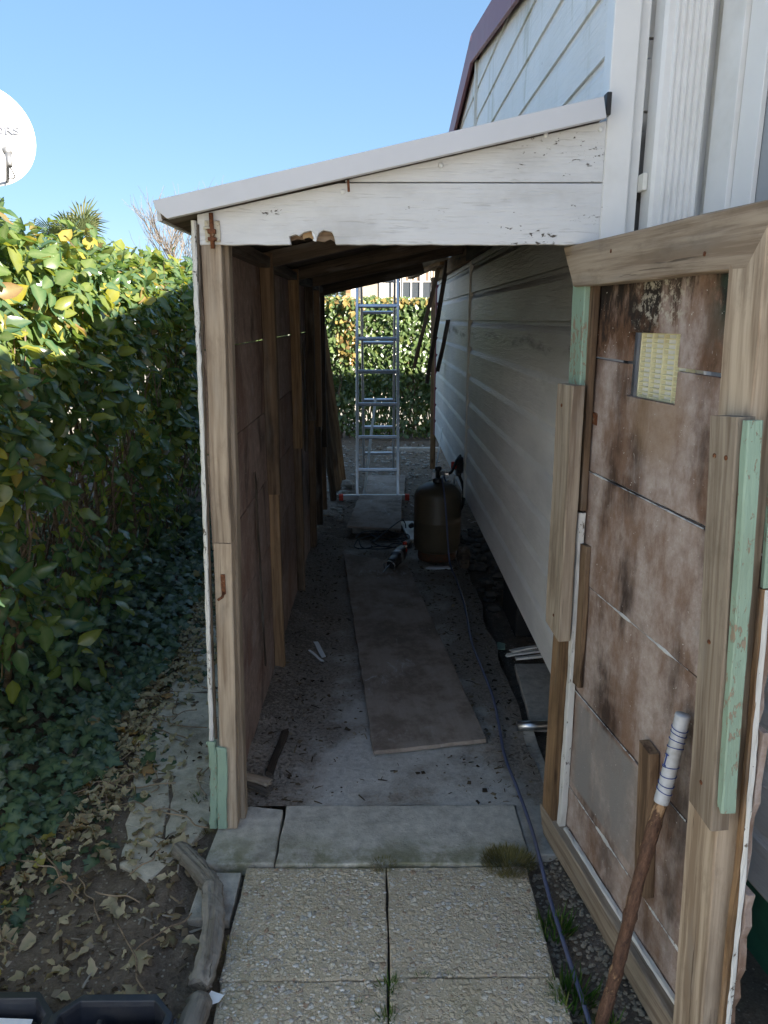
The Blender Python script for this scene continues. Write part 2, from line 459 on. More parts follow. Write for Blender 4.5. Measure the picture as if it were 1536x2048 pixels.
M = {}
M['wood_pale'] = wood('pale_weathered_softwood', (.45, .36, .265), (.26, .19, .13), .35)
M['wood_grey'] = wood('greyed_softwood', (.38, .315, .24), (.20, .15, .108), .45, (.07, .04, .024))
M['wood_brown'] = wood('brown_softwood', (.25, .165, .10), (.10, .062, .038), .6)
M['wood_warm'] = wood('warm_softwood', (.34, .215, .115), (.15, .088, .046), .6)
M['wood_dark'] = wood('dark_brown_wood', (.105, .078, .056), (.042, .030, .022), .6)  # darkest wood tone, for roof underside, beams and laths
M['wood_raw'] = wood('fresh_split_wood', (.42, .27, .13), (.21, .11, .045), .45, spots=False, relief=.004)
def board_mat(name):
    """an old trodden sheet: mud-brown, faint grain along X, pale scuffs"""
    g = G(name)
    v = g.shift(g.coord())
    gr = g.noise(g.scl(v, (3, 45, 45)), 1.0, 5, .65, .3)
    mud = g.noise(v, 4.5, 9, .7)
    fine = g.noise(v, 150, 4, .7)
    col = g.mix(gr, (.31, .25, .205), (.42, .35, .295))
    col = g.mix(g.math('MULTIPLY', g.step(mud, .40, .64), .75), col, (.155, .115, .085))
    sc = g.noise(g.scl(v, (9, 20, 20), (3, 1, 2)), 1.0, 8, .78, .8)
    zone = g.noise(g.scl(v, (1, 1, 1), (7, 5, 3)), 3.2, 4, .6)
    col = g.mix(g.math('MULTIPLY', g.math('MULTIPLY', g.step(sc, .50, .62), g.step(zone, .50, .62)), .6), col, (.54, .525, .50))
    col = g.mix(g.math('MULTIPLY', g.step(fine, .62, .72), .35), col, (.10, .075, .055))
    h = g.math('ADD', gr, g.math('MULTIPLY', fine, .6))
    return g.done(g.bsdf(col, .85, g.bump(h, .0022, .9), .2))
M['ply'] = board_mat('trodden_board')
M['ply_old'] = wood('weathered_plywood', (.37, .315, .265), (.25, .205, .17), .4, grain=.5, spots=False)
M['ply_pale'] = wood('pale_plywood', (.36, .28, .19), (.24, .175, .11), .2, grain=.4, spots=False)
M['bark'] = wood('grey_bark', (.22, .195, .16), (.085, .07, .055), .4, spots=False, relief=.004)
M['white_paint'] = painted('flaking_white_paint', (.66, .665, .67), (.10, .085, .07), .67, .03, .006)
M['white_old'] = painted('worn_white_paint', (.70, .69, .65), (.16, .13, .10), .66, .04, .004, dirt=.5)
M['green_paint'] = painted('pale_green_paint', (.285, .40, .305), (.30, .24, .17), .60, .05, .004, .5, .6, (.20, .25, .18))
M['panel'] = panel_board('stained_fibre_board', (.40, .315, .27), .85)
M['panel_dark'] = panel_board('dark_fibre_board', (.33, .24, .20), .7)  # darker version of the fibre board, for the inner wall
M['siding'] = siding_mat('white_lap_siding')
M['pvc'] = plain('white_pvc', (.76, .76, .75), .38, var=.03, scale=12, dirt=(.42, .40, .34), dirt_amt=.35)
M['pvc_old'] = plain('aged_white_trim', (.70, .69, .64), .5, var=.05, scale=18, dirt=(.33, .31, .23), dirt_amt=.5)
M['trim_metal'] = plain('lilac_grey_roof_trim', (.60, .60, .62), .42, var=.03, scale=10, dirt=(.42, .42, .41), dirt_amt=.35)
M['burgundy'] = plain('burgundy_metal', (.20, .045, .06), .45, var=.1, scale=14, dirt=(.30, .20, .20), dirt_amt=.3)
M['concrete'] = concrete_mat('grey_concrete', (.52, .485, .425), .45)
M['concrete_mossy'] = concrete_mat('mossy_concrete', (.56, .525, .455), .45, .75, (.48, .66), (1.86, 2.02))
M['floor'] = floor_mat('dirt_covered_concrete')
M['door_panel'] = door_panel_mat('water_stained_door_board')
M['path_slab'] = concrete_mat('soiled_path_concrete', (.60, .54, .445), .6, .25, (.48, .68))
M['aggregate'] = aggregate_mat('exposed_aggregate')
M['soil'] = soil_mat('earth')
M['alu'] = plain('aluminium', (.66, .67, .69), .34, 1.0, .5, .06, 40, .0003, (.40, .40, .40), .35)
M['steel'] = plain('bright_steel', (.62, .62, .63), .28, 1.0, .5, .06, 40)
M['red_plastic'] = plain('red_plastic', (.62, .05, .025), .45, var=.1)
M['black_plastic'] = plain('black_plastic', (.018, .019, .022), .42, var=.2, scale=60, dirt=(.05, .045, .04), dirt_amt=.5)
M['case_plastic'] = plain('navy_black_plastic', (.022, .025, .034), .38, var=.2, scale=80, bump=.0006, dirt=(.07, .065, .06), dirt_amt=.4)
M['rubber'] = plain('black_rubber', (.014, .014, .015), .55, var=.2)
M['cord_blue'] = plain('blue_grey_cable', (.10, .115, .20), .5, var=.15, dirt=(.16, .14, .12), dirt_amt=.4)
M['bottle'] = plain('dull_bronze_enamel', (.105, .080, .048), .46, .0, .5, .18, 25, .0004, (.05, .035, .02), .5)
M['bottle_foot'] = rust_mat('rusted_foot', (.10, .055, .03), .5)
M['rust'] = rust_mat('rust', (.30, .22, .15), .9)
M['rust_plate'] = rust_mat('rust_spotted_plate', (.56, .51, .40), .22)
M['cream_plastic'] = plain('cream_plastic', (.72, .68, .44), .45, var=.05, dirt=(.45, .40, .25), dirt_amt=.4)
M['white_chip'] = plain('white_paint_chip', (.78, .79, .80), .5, var=.05)
M['paper'] = plain('white_paper', (.80, .81, .84), .6, var=.03)
M['ink'] = plain('grey_ink', (.16, .17, .20), .6, var=.05)
M['ink_blue'] = plain('blue_ink', (.03, .06, .28), .5, var=.05)
M['glass'] = glass_mat('window_glass')
M['glass_pale'] = glass_mat('pale_reflection_glass', (.30, .32, .34), .12)  # pale tint puts the reflection on the bay pane into its colour
M['dish'] = plain('white_dish_enamel', (.62, .62, .62), .45, var=.02, scale=6)
M['grey_metal'] = plain('grey_metal', (.30, .30, .30), .45, .6, .5, .1, 30)
M['stone'] = concrete_mat('stone', (.36, .33, .28), .3, .0, (.5, .7))
M['green_skirt'] = plain('dark_green_sheet', (.045, .19, .115), .5, var=.15, dirt=(.03, .05, .04), dirt_amt=.5)
M['dark_void'] = plain('underfloor_dark', (.012, .012, .013), .8, var=.3)  # near-black stands in for the dark space under the home
GREENS = [(.0, (.030, .088, .062)), (.3, (.055, .128, .056)), (.50, (.105, .165, .038)), (.70, (.235, .245, .034)), (.78, (.40, .33, .035)), (.86, (.34, .24, .06)), (.93, (.27, .17, .075)), (1, (.17, .095, .045))]  # low tints bluish after shade, middle ones yellowed after sun, spread at random
M['leaf'] = leaf_mat('hedge_leaf', GREENS, .24, .65, .40)
M['leaf_back'] = leaf_mat('far_hedge_leaf', [(.0, (.022, .055, .018)), (.4, (.055, .11, .028)), (.68, (.11, .165, .04)), (.8, (.30, .22, .06)), (1, (.33, .17, .06))], .30, .6, .30)
M['ivy'] = leaf_mat('ivy_leaf', [(.0, (.026, .062, .036)), (.5, (.046, .10, .052)), (.8, (.08, .135, .055)), (.92, (.13, .16, .04)), (1, (.22, .15, .06))], .36, .5, .18)
M['dead'] = leaf_mat('dead_leaf', [(.0, (.40, .315, .20)), (.35, (.52, .43, .295)), (.6, (.30, .205, .12)), (.8, (.42, .20, .06)), (.9, (.40, .33, .08)), (1, (.15, .10, .06))], .7, .25, .2, 1.2)
M['grass'] = leaf_mat('grass_blade', [(.0, (.03, .08, .012)), (.6, (.07, .15, .025)), (1, (.25, .21, .09))], .5, .4, .4)
M['moss'] = leaf_mat('dry_moss', [(.0, (.11, .10, .03)), (.6, (.22, .19, .07)), (1, (.30, .25, .13))], .9, .1, .2, 1.1)
M['palm'] = leaf_mat('palm_blade', [(.0, (.045, .075, .03)), (.6, (.12, .15, .06)), (1, (.27, .23, .12))], .45, .4, .3)
M['twig'] = wood('twig_bark', (.20, .14, .085), (.09, .06, .036), .4, spots=False)
M['twig_far'] = wood('far_twig', (.17, .14, .11), (.11, .09, .07), .2, spots=False)
M['twig_pale'] = wood('pale_twig', (.34, .25, .165), (.19, .13, .085), .2, spots=False)
M['needles'] = leaf_mat('conifer_needles', [(0, (.02, .04, .02)), (1, (.05, .075, .035))], .6, .3, .2)
M['litter'] = leaf_mat('litter_crumb', [(.0, (.05, .036, .025)), (.4, (.13, .095, .062)), (.7, (.26, .20, .13)), (.9, (.45, .42, .38)), (1, (.55, .54, .5))], .9, .15, .1, 1.0)
M['curtain'] = plain('pale_curtain', (.60, .56, .48), .8, var=.1)
M['blind'] = plain('tan_blind', (.36, .31, .24), .8, var=.1)
M['stripe'] = plain('brown_curtain', (.20, .14, .10), .8, var=.1)
M['house_white'] = plain('white_render', (.78, .76, .71), .6, var=.04, scale=4)
def stick_mat(name):
    g = G(name)
    v = g.coord()
    a = g.noise(g.scl(v, (9, 30, 30)), 1.0, 6, .7, .4)
    b = g.noise(g.scl(v, (40, 120, 120)), 1.0, 4, .7)
    col = g.ramp(b, [(.3, (.05, .028, .020)), (.55, (.13, .068, .042)), (.75, (.21, .125, .08))])
    col = g.mix(g.step(a, .56, .62), col, g.ramp(b, [(.3, (.30, .17, .085)), (.7, (.46, .30, .17))]))
    col = g.mix(g.math('MULTIPLY', g.math('SUBTRACT', 1, g.step(a, .34, .42)), .8), col, (.03, .02, .016))
    h = g.math('SUBTRACT', b, g.math('MULTIPLY', g.step(a, .56, .62), .5))
    return g.done(g.bsdf(col, .75, g.bump(h, .004, .9), .3))
M['bark_red'] = stick_mat('peeling_bark')
M['tape'] = plain('white_tape', (.55, .57, .60), .4, var=.1, dirt=(.24, .22, .19), dirt_amt=.8)
M['grey_dark'] = plain('dark_grey_casting', (.05, .052, .055), .5, .3, .5, .2, 40)
M['gravel'] = concrete_mat('pale_gravel', (.34, .29, .22), .6, .0, (.4, .7))
M['rubble'] = concrete_mat('dark_rubble', (.13, .115, .10), .6)
M['wood_greylog'] = wood('grey_driftwood', (.27, .24, .20), (.13, .11, .09), .35, spots=False, relief=.003)

def pebble_mat(name):
    g = G(name)
    p = g.pos()
    r, b, c = g.xyz(g.voro(p, 70, out=1))
    col = g.ramp(r, [(.0, (.46, .39, .30)), (.3, (.60, .55, .455)), (.55, (.52, .455, .36)), (.75, (.70, .67, .60)), (.86, (.40, .26, .17)), (.93, (.78, .76, .72)), (1, (.28, .245, .21))])
    n = g.noise(p, 160, 4, .7)
    col = g.mix(g.math('MULTIPLY', g.step(n, .45, .7), .4), col, (.20, .165, .12))
    return g.done(g.bsdf(col, .7, g.bump(n, .001, .6), .35))
M['pebble'] = pebble_mat('pebble')
M['bounce_blue'] = plain('pale_blue_grey_bounce', (.62, .67, .74), .6, var=.04, scale=4)  # cool tint keeps the bounce off the added home neutral

# ------------------------------------------------------------------ object helpers
WORLD = {}
def put(o, W=None, parent=None):
    """links o with world matrix W, as a child of parent if given"""
    W = W if W is not None else Matrix()
    COL.objects.link(o)
    if parent is not None:
        o.parent = parent
        o.matrix_basis = WORLD[parent.name].inverted() @ W
    else:
        o.matrix_basis = W
    WORLD[o.name] = W.copy()
    return o

def thing(name, loc, label, cat, group=None, rotz=0.0):
    o = bpy.data.objects.new(name, None)
    o.empty_display_size = .1
    put(o, Matrix.Translation(Vector(loc)) @ Matrix.Rotation(rotz, 4, 'Z'))
    return tag(o, label, cat, group)

def tag(o, label, cat, group=None):
    o['label'] = label
    o['category'] = cat
    if group:
        o['group'] = group
    return o

def setting(o, kind='structure'):
    o['kind'] = kind
    return o

def mesh(name, v, f, mat, parent=None, W=None, smooth=False, bevel=0.0, attrs=None):
    me = bpy.data.meshes.new(name)
    me.from_pydata([tuple(p) for p in v], [], [tuple(q) for q in f])
    me.materials.append(mat)
    if smooth:
        me.polygons.foreach_set('use_smooth', [True] * len(me.polygons))
    for k, a in (attrs or {}).items():
        at = me.attributes.new(k, 'FLOAT', 'POINT')
        at.data.foreach_set('value', np.asarray(a, dtype=np.float32))
    me.update()
    o = bpy.data.objects.new(name, me)
    put(o, W, parent)
    if bevel:
        b = o.modifiers.new('edge', 'BEVEL')
        b.width = bevel
        b.segments = 2
        b.limit_method = 'ANGLE'
        b.angle_limit = R(40)
    return o

def axes(o, u, v, n):
    m = Matrix.Identity(4)
    for i, a in enumerate((u, v, n)):
        a = Vector(a)
        m[0][i], m[1][i], m[2][i] = a
    m.translation = Vector(o)
    return m

def plank(name, p0, p1, w, t, mat, parent=None, face=(0, -1, 0), seg=7, jit=.0012, ch=.0025, m0=0.0, m1=0.0, bow=0.0, rag=0.0, rag0=0.0):
    """a sawn board from p0 to p1 (centre line of its back... centre), w across, t thick towards `face`; m0/m1 mitre the ends, rag frays them"""
    p0, p1 = Vector(p0), Vector(p1)
    x = (p1 - p0)
    L = x.length
    x.normalize()
    z = Vector(face)
    z = (z - x * z.dot(x)).normalized()
    y = z.cross(x)
    hw, ht = w / 2, t / 2
    sec = [(-hw + ch, -ht), (hw - ch, -ht), (hw, -ht + ch), (hw, ht - ch), (hw - ch, ht), (-hw + ch, ht), (-hw, ht - ch), (-hw, -ht + ch)]
    vs_, fs = [], []
    ph = random.random() * 9
    rs = [random.uniform(-1, 1) for _ in sec]
    for i in range(seg + 1):
        a = i / seg
        for k, (yy, zz) in enumerate(sec):
            xx = a * L
            if i == 0:
                xx += m0 * yy + rag0 * abs(rs[k])
            if i == seg:
                xx += m1 * yy - rag * abs(rs[k])
            j = jit
            vs_.append((xx, yy + random.uniform(-j, j) + jit * 1.5 * math.sin(ph + a * 5), zz + random.uniform(-j, j) * .6 + bow * math.sin(a * math.pi)))
    for i in range(seg):
        for k in range(8):
            a, b = i * 8 + k, i * 8 + (k + 1) % 8
            fs.append((a, b, b + 8, a + 8))
    fs.append(tuple(range(7, -1, -1)))
    fs.append(tuple(range(seg * 8, seg * 8 + 8)))
    return mesh(name, vs_, fs, mat, parent, axes(p0, x, y, z))

def prism(name, pts, o, u, v, depth, mat, parent=None, bevel=.0015):
    """outline pts (a, b) in the plane o + a u + b v, extruded by depth along u x v"""
    u = Vector(u).normalized()
    n = u.cross(Vector(v)).normalized()
    v = n.cross(u)
    k = len(pts)
    vs_ = [(a, b, 0) for a, b in pts] + [(a, b, depth) for a, b in pts]
    fs = [tuple(range(k - 1, -1, -1)), tuple(range(k, 2 * k))]
    for i in range(k):
        j = (i + 1) % k
        fs.append((i, j, j + k, i + k))
    return mesh(name, vs_, fs, mat, parent, axes(o, u, v, n), bevel=bevel)

def box(name, lo, hi, mat, parent=None, bevel=.002, rotz=0.0):
    lo, hi = Vector(lo), Vector(hi)
    c = (lo + hi) / 2
    h = (hi - lo) / 2
    vs_ = [(sx * h.x, sy * h.y, sz * h.z) for sx in (-1, 1) for sy in (-1, 1) for sz in (-1, 1)]
    fs = [(0, 1, 3, 2), (4, 6, 7, 5), (0, 4, 5, 1), (2, 3, 7, 6), (0, 2, 6, 4), (1, 5, 7, 3)]
    return mesh(name, vs_, fs, mat, parent, Matrix.Translation(c) @ Matrix.Rotation(rotz, 4, 'Z'), bevel=bevel)

def smooth_path(pts, n=6):
    pts = [Vector(p) for p in pts]
    out = []
    for i in range(len(pts) - 1):
        a, b, c, d = pts[max(i - 1, 0)], pts[i], pts[i + 1], pts[min(i + 2, len(pts) - 1)]
        for k in range(n):
            t = k / n
            out.append(.5 * ((2 * b) + (c - a) * t + (2 * a - 5 * b + 4 * c - d) * t * t + (3 * b - a - 3 * c + d) * t ** 3))
    out.append(pts[-1])
    return out

def tube_data(pts, r, sides=8, rough=0.0):
    pts = [Vector(p) for p in pts]
    rr = r if isinstance(r, (list, tuple)) else [r] * len(pts)
    vs_, fs = [], []
    prev = None
    for i, p in enumerate(pts):
        t = (pts[min(i + 1, len(pts) - 1)] - pts[max(i - 1, 0)])
        if t.length < 1e-9:
            t = Vector((0, 0, 1))
        t.normalize()
        if prev is None:
            a = Vector((0, 0, 1)) if abs(t.z) < .9 else Vector((1, 0, 0))
            prev = a
        s = (prev - t * prev.dot(t))
        if s.length < 1e-6:
            s = t.orthogonal()
        s.normalize()
        prev = s
        b = t.cross(s)
        for k in range(sides):
            an = 2 * math.pi * k / sides
            q = rr[i] * (1 + random.uniform(-rough, rough))
            vs_.append(p + s * math.cos(an) * q + b * math.sin(an) * q)
    for i in range(len(pts) - 1):
        for k in range(sides):
            a, b = i * sides + k, i * sides + (k + 1) % sides
            fs.append((a, b, b + sides, a + sides))
    fs.append(tuple(range(sides - 1, -1, -1)))
    fs.append(tuple(range((len(pts) - 1) * sides, len(pts) * sides)))
    return vs_, fs

def tube(name, pts, r, mat, parent=None, sides=8, rough=0.0, smooth=True, along=False):
    """round bar along pts; with along=True the object's X runs from first to last point, for grain"""
    W = Matrix.Translation(Vector(pts[0]))
    if along:
        x = (Vector(pts[-1]) - Vector(pts[0])).normalized()
        z = x.orthogonal().normalized()
        W = axes(pts[0], x, z.cross(x), z)
    vs_, fs = tube_data(pts, r, sides, rough)
    inv = W.inverted()
    return mesh(name, [inv @ p for p in vs_], fs, mat, parent, W, smooth)

def lathe(name, prof, loc, mat, parent=None, sides=32, W=None):
    vs_, fs = [], []
    for (r, z) in prof:
        for k in range(sides):
            a = 2 * math.pi * k / sides
            vs_.append((r * math.cos(a), r * math.sin(a), z))
    for i in range(len(prof) - 1):
        for k in range(sides):
            a, b = i * sides + k, i * sides + (k + 1) % sides
            fs.append((a, b, b + sides, a + sides))
    fs.append(tuple(range(sides - 1, -1, -1)))
    fs.append(tuple(range((len(prof) - 1) * sides, len(prof) * sides)))
    return mesh(name, vs_, fs, mat, parent, W if W is not None else Matrix.Translation(Vector(loc)), True)

def rock_data(c, s, seed):
    """a broken lump: a squashed, dented 26-point ball"""
    rn = random.Random(seed)
    vs_, fs = [], []
    rings, sides = 4, 7
    for i in range(1, rings):
        th = math.pi * i / rings
        for k in range(sides):
            ph = 2 * math.pi * k / sides
            q = rn.uniform(.72, 1.12)
            vs_.append((c[0] + s[0] * q * math.sin(th) * math.cos(ph), c[1] + s[1] * q * math.sin(th) * math.sin(ph), c[2] + s[2] * q * math.cos(th)))
    top, bot = len(vs_), len(vs_) + 1
    vs_ += [(c[0], c[1], c[2] + s[2] * rn.uniform(.7, 1)), (c[0], c[1], c[2] - s[2])]
    for i in range(rings - 2):
        for k in range(sides):
            a, b = i * sides + k, i * sides + (k + 1) % sides
            fs.append((a, a + sides, b + sides, b))
    for k in range(sides):
        fs.append((top, k, (k + 1) % sides))
        z = (rings - 2) * sides
        fs.append((bot, z + (k + 1) % sides, z + k))
    return vs_, fs

def rock(name, c, s, mat, parent=None, seed=0, rot=0.0):
    vs_, fs = rock_data((0, 0, 0), s, seed)
    return mesh(name, vs_, fs, mat, parent, Matrix.Translation(Vector(c)) @ Matrix.Rotation(rot, 4, 'Z'))

def project(p):
    """pixel (at 1536 x 2048) and depth of world points, to pick the pieces that show largest"""
    q = np.asarray(p, float) - np.array([0, 0, CAM_H])
    c, s = math.cos(YAW), math.sin(YAW)
    x = c * q[..., 0] - s * q[..., 1]
    y = s * q[..., 0] + c * q[..., 1]
    d = y * math.cos(PITCH) - q[..., 2] * math.sin(PITCH)
    v = y * math.sin(PITCH) + q[..., 2] * math.cos(PITCH)
    d = np.where(np.abs(d) < 1e-3, 1e-3, d)
    return 768 + 1490 * x / d, 1024 - 1490 * v / d, d

# ---- leaves: templates (unit length along +Y, blade normal +Z) and scatterers
def leaf_template(width=.52, rows=5, fold=.18, droop=.25, wave=.05, seed=0, pointed=.75):
    rn = random.Random(seed)
    v, f, vein = [], [], []
    for i in range(rows + 1):
        t = i / rows
        wd = width / 2 * (math.sin(math.pi * min(1, t ** pointed)) ** .8) if 0 < i < rows else .012
        zc = -droop * t * t
        for s in (-1, 0, 1):
            z = zc + abs(s) * fold * wd + (rn.uniform(-wave, wave) if s else 0)
            v.append((s * wd, t, z))
            vein.append(1.0 if s == 0 else 0.0)
    for i in range(rows):
        for k in range(2):
            a = i * 3 + k
            f.append((a, a + 1, a + 4, a + 3))
    return np.array(v), f, np.array(vein)

def ivy_template(seed=0):
    rn = random.Random(seed)
    out = [(0, 0), (.20, -.10), (.42, .02), (.36, .22), (.55, .42), (.30, .50), (.20, .68), (0, 1.0), (-.20, .68), (-.30, .50), (-.55, .42), (-.36, .22), (-.42, .02), (-.20, -.10)]
    v = [(0, .30, .03)] + [(x + rn.uniform(-.03, .03), y + rn.uniform(-.03, .03), -.10 * abs(x) - .06 * y + rn.uniform(-.04, .04)) for x, y in out]
    k = len(out)
    f = [(0, 1 + i, 1 + (i + 1) % k) for i in range(k)]
    vein = [1.0] + [.35 if i in (4, 7, 10) else 0.0 for i in range(k)]
    return np.array(v), f, np.array(vein)

def frames(tip, nrm):
    """rotation stacks (n,3,3) with columns x, y = tip direction, z = blade normal"""
    y = tip / np.linalg.norm(tip, axis=1, keepdims=True)
    z = nrm - y * np.sum(nrm * y, 1, keepdims=True)
    z /= np.linalg.norm(z, axis=1, keepdims=True) + 1e-9
    x = np.cross(y, z)
    return np.stack([x, y, z], axis=2)

def leaf_cloud(name, tmpls, pos, rot, size, tint, mat, parent=None, W=None, kind='stuff'):
    """all the given leaves joined in one mesh"""
    V, F, T, VE = [], [], [], []
    off = 0
    which = RNG.integers(0, len(tmpls), len(pos))
    W = W if W is not None else Matrix()
    base = np.array(W.translation)
    for k, (tv, tf, tn) in enumerate(tmpls):
        ix = np.where(which == k)[0]
        if not len(ix):
            continue
        P = np.einsum('nij,vj->nvi', rot[ix], tv) * size[ix][:, None, None] + pos[ix][:, None, :] - base
        V.append(P.reshape(-1, 3))
        nv = len(tv)
        for q in sorted({len(ff) for ff in tf}):
            fa = np.array([ff for ff in tf if len(ff) == q])
            A = (fa[None] + (np.arange(len(ix)) * nv)[:, None, None] + off).reshape(-1, q)
            F.append(A)
        T.append(np.repeat(tint[ix], nv))
        VE.append(np.tile(tn, len(ix)))
        off += nv * len(ix)
    verts = np.concatenate(V)
    me = bpy.data.meshes.new(name)
    loops = np.concatenate([a.ravel() for a in F])
    totals = np.concatenate([np.full(len(a), a.shape[1]) for a in F])
    starts = np.concatenate([[0], np.cumsum(totals)[:-1]])
    me.vertices.add(len(verts))
    me.vertices.foreach_set('co', verts.astype(np.float32).ravel())
    me.loops.add(len(loops))
    me.loops.foreach_set('vertex_index', loops.astype(np.int32))
    me.polygons.add(len(totals))
    me.polygons.foreach_set('loop_start', starts.astype(np.int32))
    me.polygons.foreach_set('loop_total', totals.astype(np.int32))
    me.update(calc_edges=True)
    me.validate()
    for key, a in (('tint', T), ('vein', VE)):
        at = me.attributes.new(key, 'FLOAT', 'POINT')
        at.data.foreach_set('value', np.concatenate(a).astype(np.float32))
    me.polygons.foreach_set('use_smooth', [True] * len(me.polygons))
    me.materials.append(mat)
    o = bpy.data.objects.new(name, me)
    put(o, W, parent)
    if kind:
        o['kind'] = kind
    return o

def leaf_pool(name, tmpls, tints, mat):
    """shared leaf meshes: every template in every tint"""
    pool = []
    for ti in tints:
        row = []
        for (tv, tf, tn) in tmpls:
            me = bpy.data.meshes.new(name)
            me.from_pydata([tuple(p) for p in tv], [], tf)
            for key, a in (('tint', np.full(len(tv), ti)), ('vein', tn)):
                at = me.attributes.new(key, 'FLOAT', 'POINT')
                at.data.foreach_set('value', np.asarray(a, dtype=np.float32))
            me.polygons.foreach_set('use_smooth', [True] * len(me.polygons))
            me.materials.append(mat)
            row.append(me)
        pool.append(row)
    return pool

def leaf_objects(name, pool, tints, pos, rot, size, tint, parent=None):
    out = []
    tn = np.array(tints)
    for i in range(len(pos)):
        me = random.choice(pool[int(np.argmin(abs(tn - tint[i])))])
        o = bpy.data.objects.new(name, me)
        W = Matrix.Identity(4)
        for a in range(3):
            for b in range(3):
                W[a][b] = rot[i][a][b] * size[i]
        W.translation = Vector(pos[i])
        out.append(put(o, W, parent))
    return out

def show_largest(pos, size, keep=300, weight=None):
    """indices of the pieces that show largest in the picture"""
    px, py, d = project(pos)
    sc = size / np.maximum(d, .2)
    if weight is not None:
        sc = sc * weight
    sc = np.where((px > -10) & (px < 1546) & (py > -10) & (py < 2058) & (d > .2), sc, 0)
    order = np.argsort(-sc)[:keep]
    return order[sc[order] > 0]

def unit(n):
    v = RNG.normal(size=(n, 3))
    return v / np.linalg.norm(v, axis=1, keepdims=True)

def nz(x, y, s=1.0, z=0.0):
    return mnoise.noise(Vector((x * s, y * s, z)))

# ------------------------------------------------------------------ ground
def ground_z(x, y):
    z = -.016 + .012 * nz(x, y, 3.0) + .007 * nz(x, y, 11.0, 3.1)
    if x < -.5 and y < 5:                                  # packed up to the level of the broken path
        z += .011
    if -.56 < x < .50 and .9 < y < 2.2:                    # bedding below the slabs
        z -= .022
    if -.50 < x < .60 and 2.1 < y < 5.2:                   # below the concrete floor
        z -= .04
    if x > .56 and 2.0 < y < 8:                            # hollow under the home
        z -= .03
    if x < -1.05:                                          # bank at the foot of the hedge
        z += min(.16, (-1.05 - x) * .22)
    return z

def ground_mesh():
    def axis(lo, hi, step, far):
        a = list(np.arange(lo, hi + 1e-6, step))
        pre = [lo - d for d in far][::-1]
        post = [hi + d for d in far]
        return pre + a + post
    far = [.3, .8, 1.6, 3, 6, 12, 25, 50, 100, 220, 450, 900]
    xs = axis(-1.6, 1.4, .035, far)
    ys = axis(.9, 10.2, .06, far)
    v, f = [], []
    for y in ys:
        for x in xs:
            v.append((x, y, ground_z(x, y) if abs(x) < 6 and -3 < y < 14 else -.02))
    nx = len(xs)
    for j in range(len(ys) - 1):
        for i in range(nx - 1):
            a = j * nx + i
            f.append((a, a + 1, a + 1 + nx, a + nx))
    return v, f
gv, gf = ground_mesh()
setting(mesh('ground', gv, gf, M['soil'], smooth=True))

# concrete floor inside the lean-to, dirt built up against the left wall
def floor_mesh():
    v, f = [], []
    xs = np.linspace(-.47, .565, 42)
    ys = np.linspace(2.128, 5.35, 110)
    for j, y in enumerate(ys):
        for i, x in enumerate(xs):
            z = .001 + .004 * nz(x, y, 6) + .003 * nz(x, y, 22, 1.7)
            wl = max(0, (-.27 + .05 * nz(x * .3, y, 4, 5.5) - x) / .2)
            if y > 2.3:
                z += min(1, wl) ** 1.3 * (.035 + .02 * nz(x, y, 8, 2.2))
            xx = x + (.02 * nz(.3, y, 5) if i == len(xs) - 1 else 0)
            if y > 4.9:
                z -= (y - 4.9) * .05
            v.append((xx, y, z))
    nx = len(xs)
    for j in range(len(ys) - 1):
        for i in range(nx - 1):
            a = j * nx + i
            f.append((a, a + 1, a + 1 + nx, a + nx))
    return v, f
fv, ff = floor_mesh()
setting(mesh('shed_floor', fv, ff, M['floor'], smooth=True))

def slab(name, pts, top, thick, mat, parent, jit=.0025, bevel=.004):
    """a paving slab with slightly worn, uneven outline"""
    out = []
    k = len(pts)
    for i in range(k):
        a, b = pts[i], pts[(i + 1) % k]
        n = max(2, int(math.dist(a, b) / .05))
        for q in range(n):
            t = q / n
            out.append((a[0] + (b[0] - a[0]) * t + random.uniform(-jit, jit), a[1] + (b[1] - a[1]) * t + random.uniform(-jit, jit)))
    c = (sum(p[0] for p in out) / len(out), sum(p[1] for p in out) / len(out))
    return prism(name, [(p[0] - c[0], p[1] - c[1]) for p in out], (c[0], c[1], top - thick), (1, 0, 0), (0, 1, 0), thick, mat, parent, bevel)

path = setting(bpy.data.objects.new('paved_path', None))
put(path, Matrix.Translation((0, 1.5, 0)))
def rect(x0, x1, y0, y1):
    return [(x0, y0), (x1, y0), (x1, y1), (x0, y1)]
for (x0, x1, y0, y1, dz) in ((-.388, .019, 1.466, 1.846, 0), (.024, .430, 1.470, 1.845, .001), (-.380, .019, 1.062, 1.462, -.002), (.024, .437, 1.066, 1.466, .002),
                             (-.385, .02, .66, 1.054, 0), (.028, .435, .66, 1.058, .001)):
    slab('paving_slab', rect(x0, x1, y0, y1), dz, .035, M['aggregate'], path)
slab('paving_slab', [(-.515, 1.66), (-.40, 1.66), (-.398, 1.838), (-.512, 1.838)], -.006, .03, M['concrete'], path)
# threshold row
slab('threshold_slab', rect(-.304, .445, 1.853, 2.124), .007, .04, M['concrete_mossy'], path)
slab('threshold_slab', [(-.515, 1.853), (-.309, 1.853), (-.310, 2.10), (-.42, 2.12), (-.50, 2.10)], .009, .045, M['concrete_mossy'], path)
slab('threshold_slab', rect(.450, .60, 1.90, 2.60), -.002, .03, M['concrete'], path)
slab('threshold_slab', [(.600, 2.62), (.80, 2.62), (.80, 3.165), (.628, 3.165)], .004, .03, M['concrete'], path)
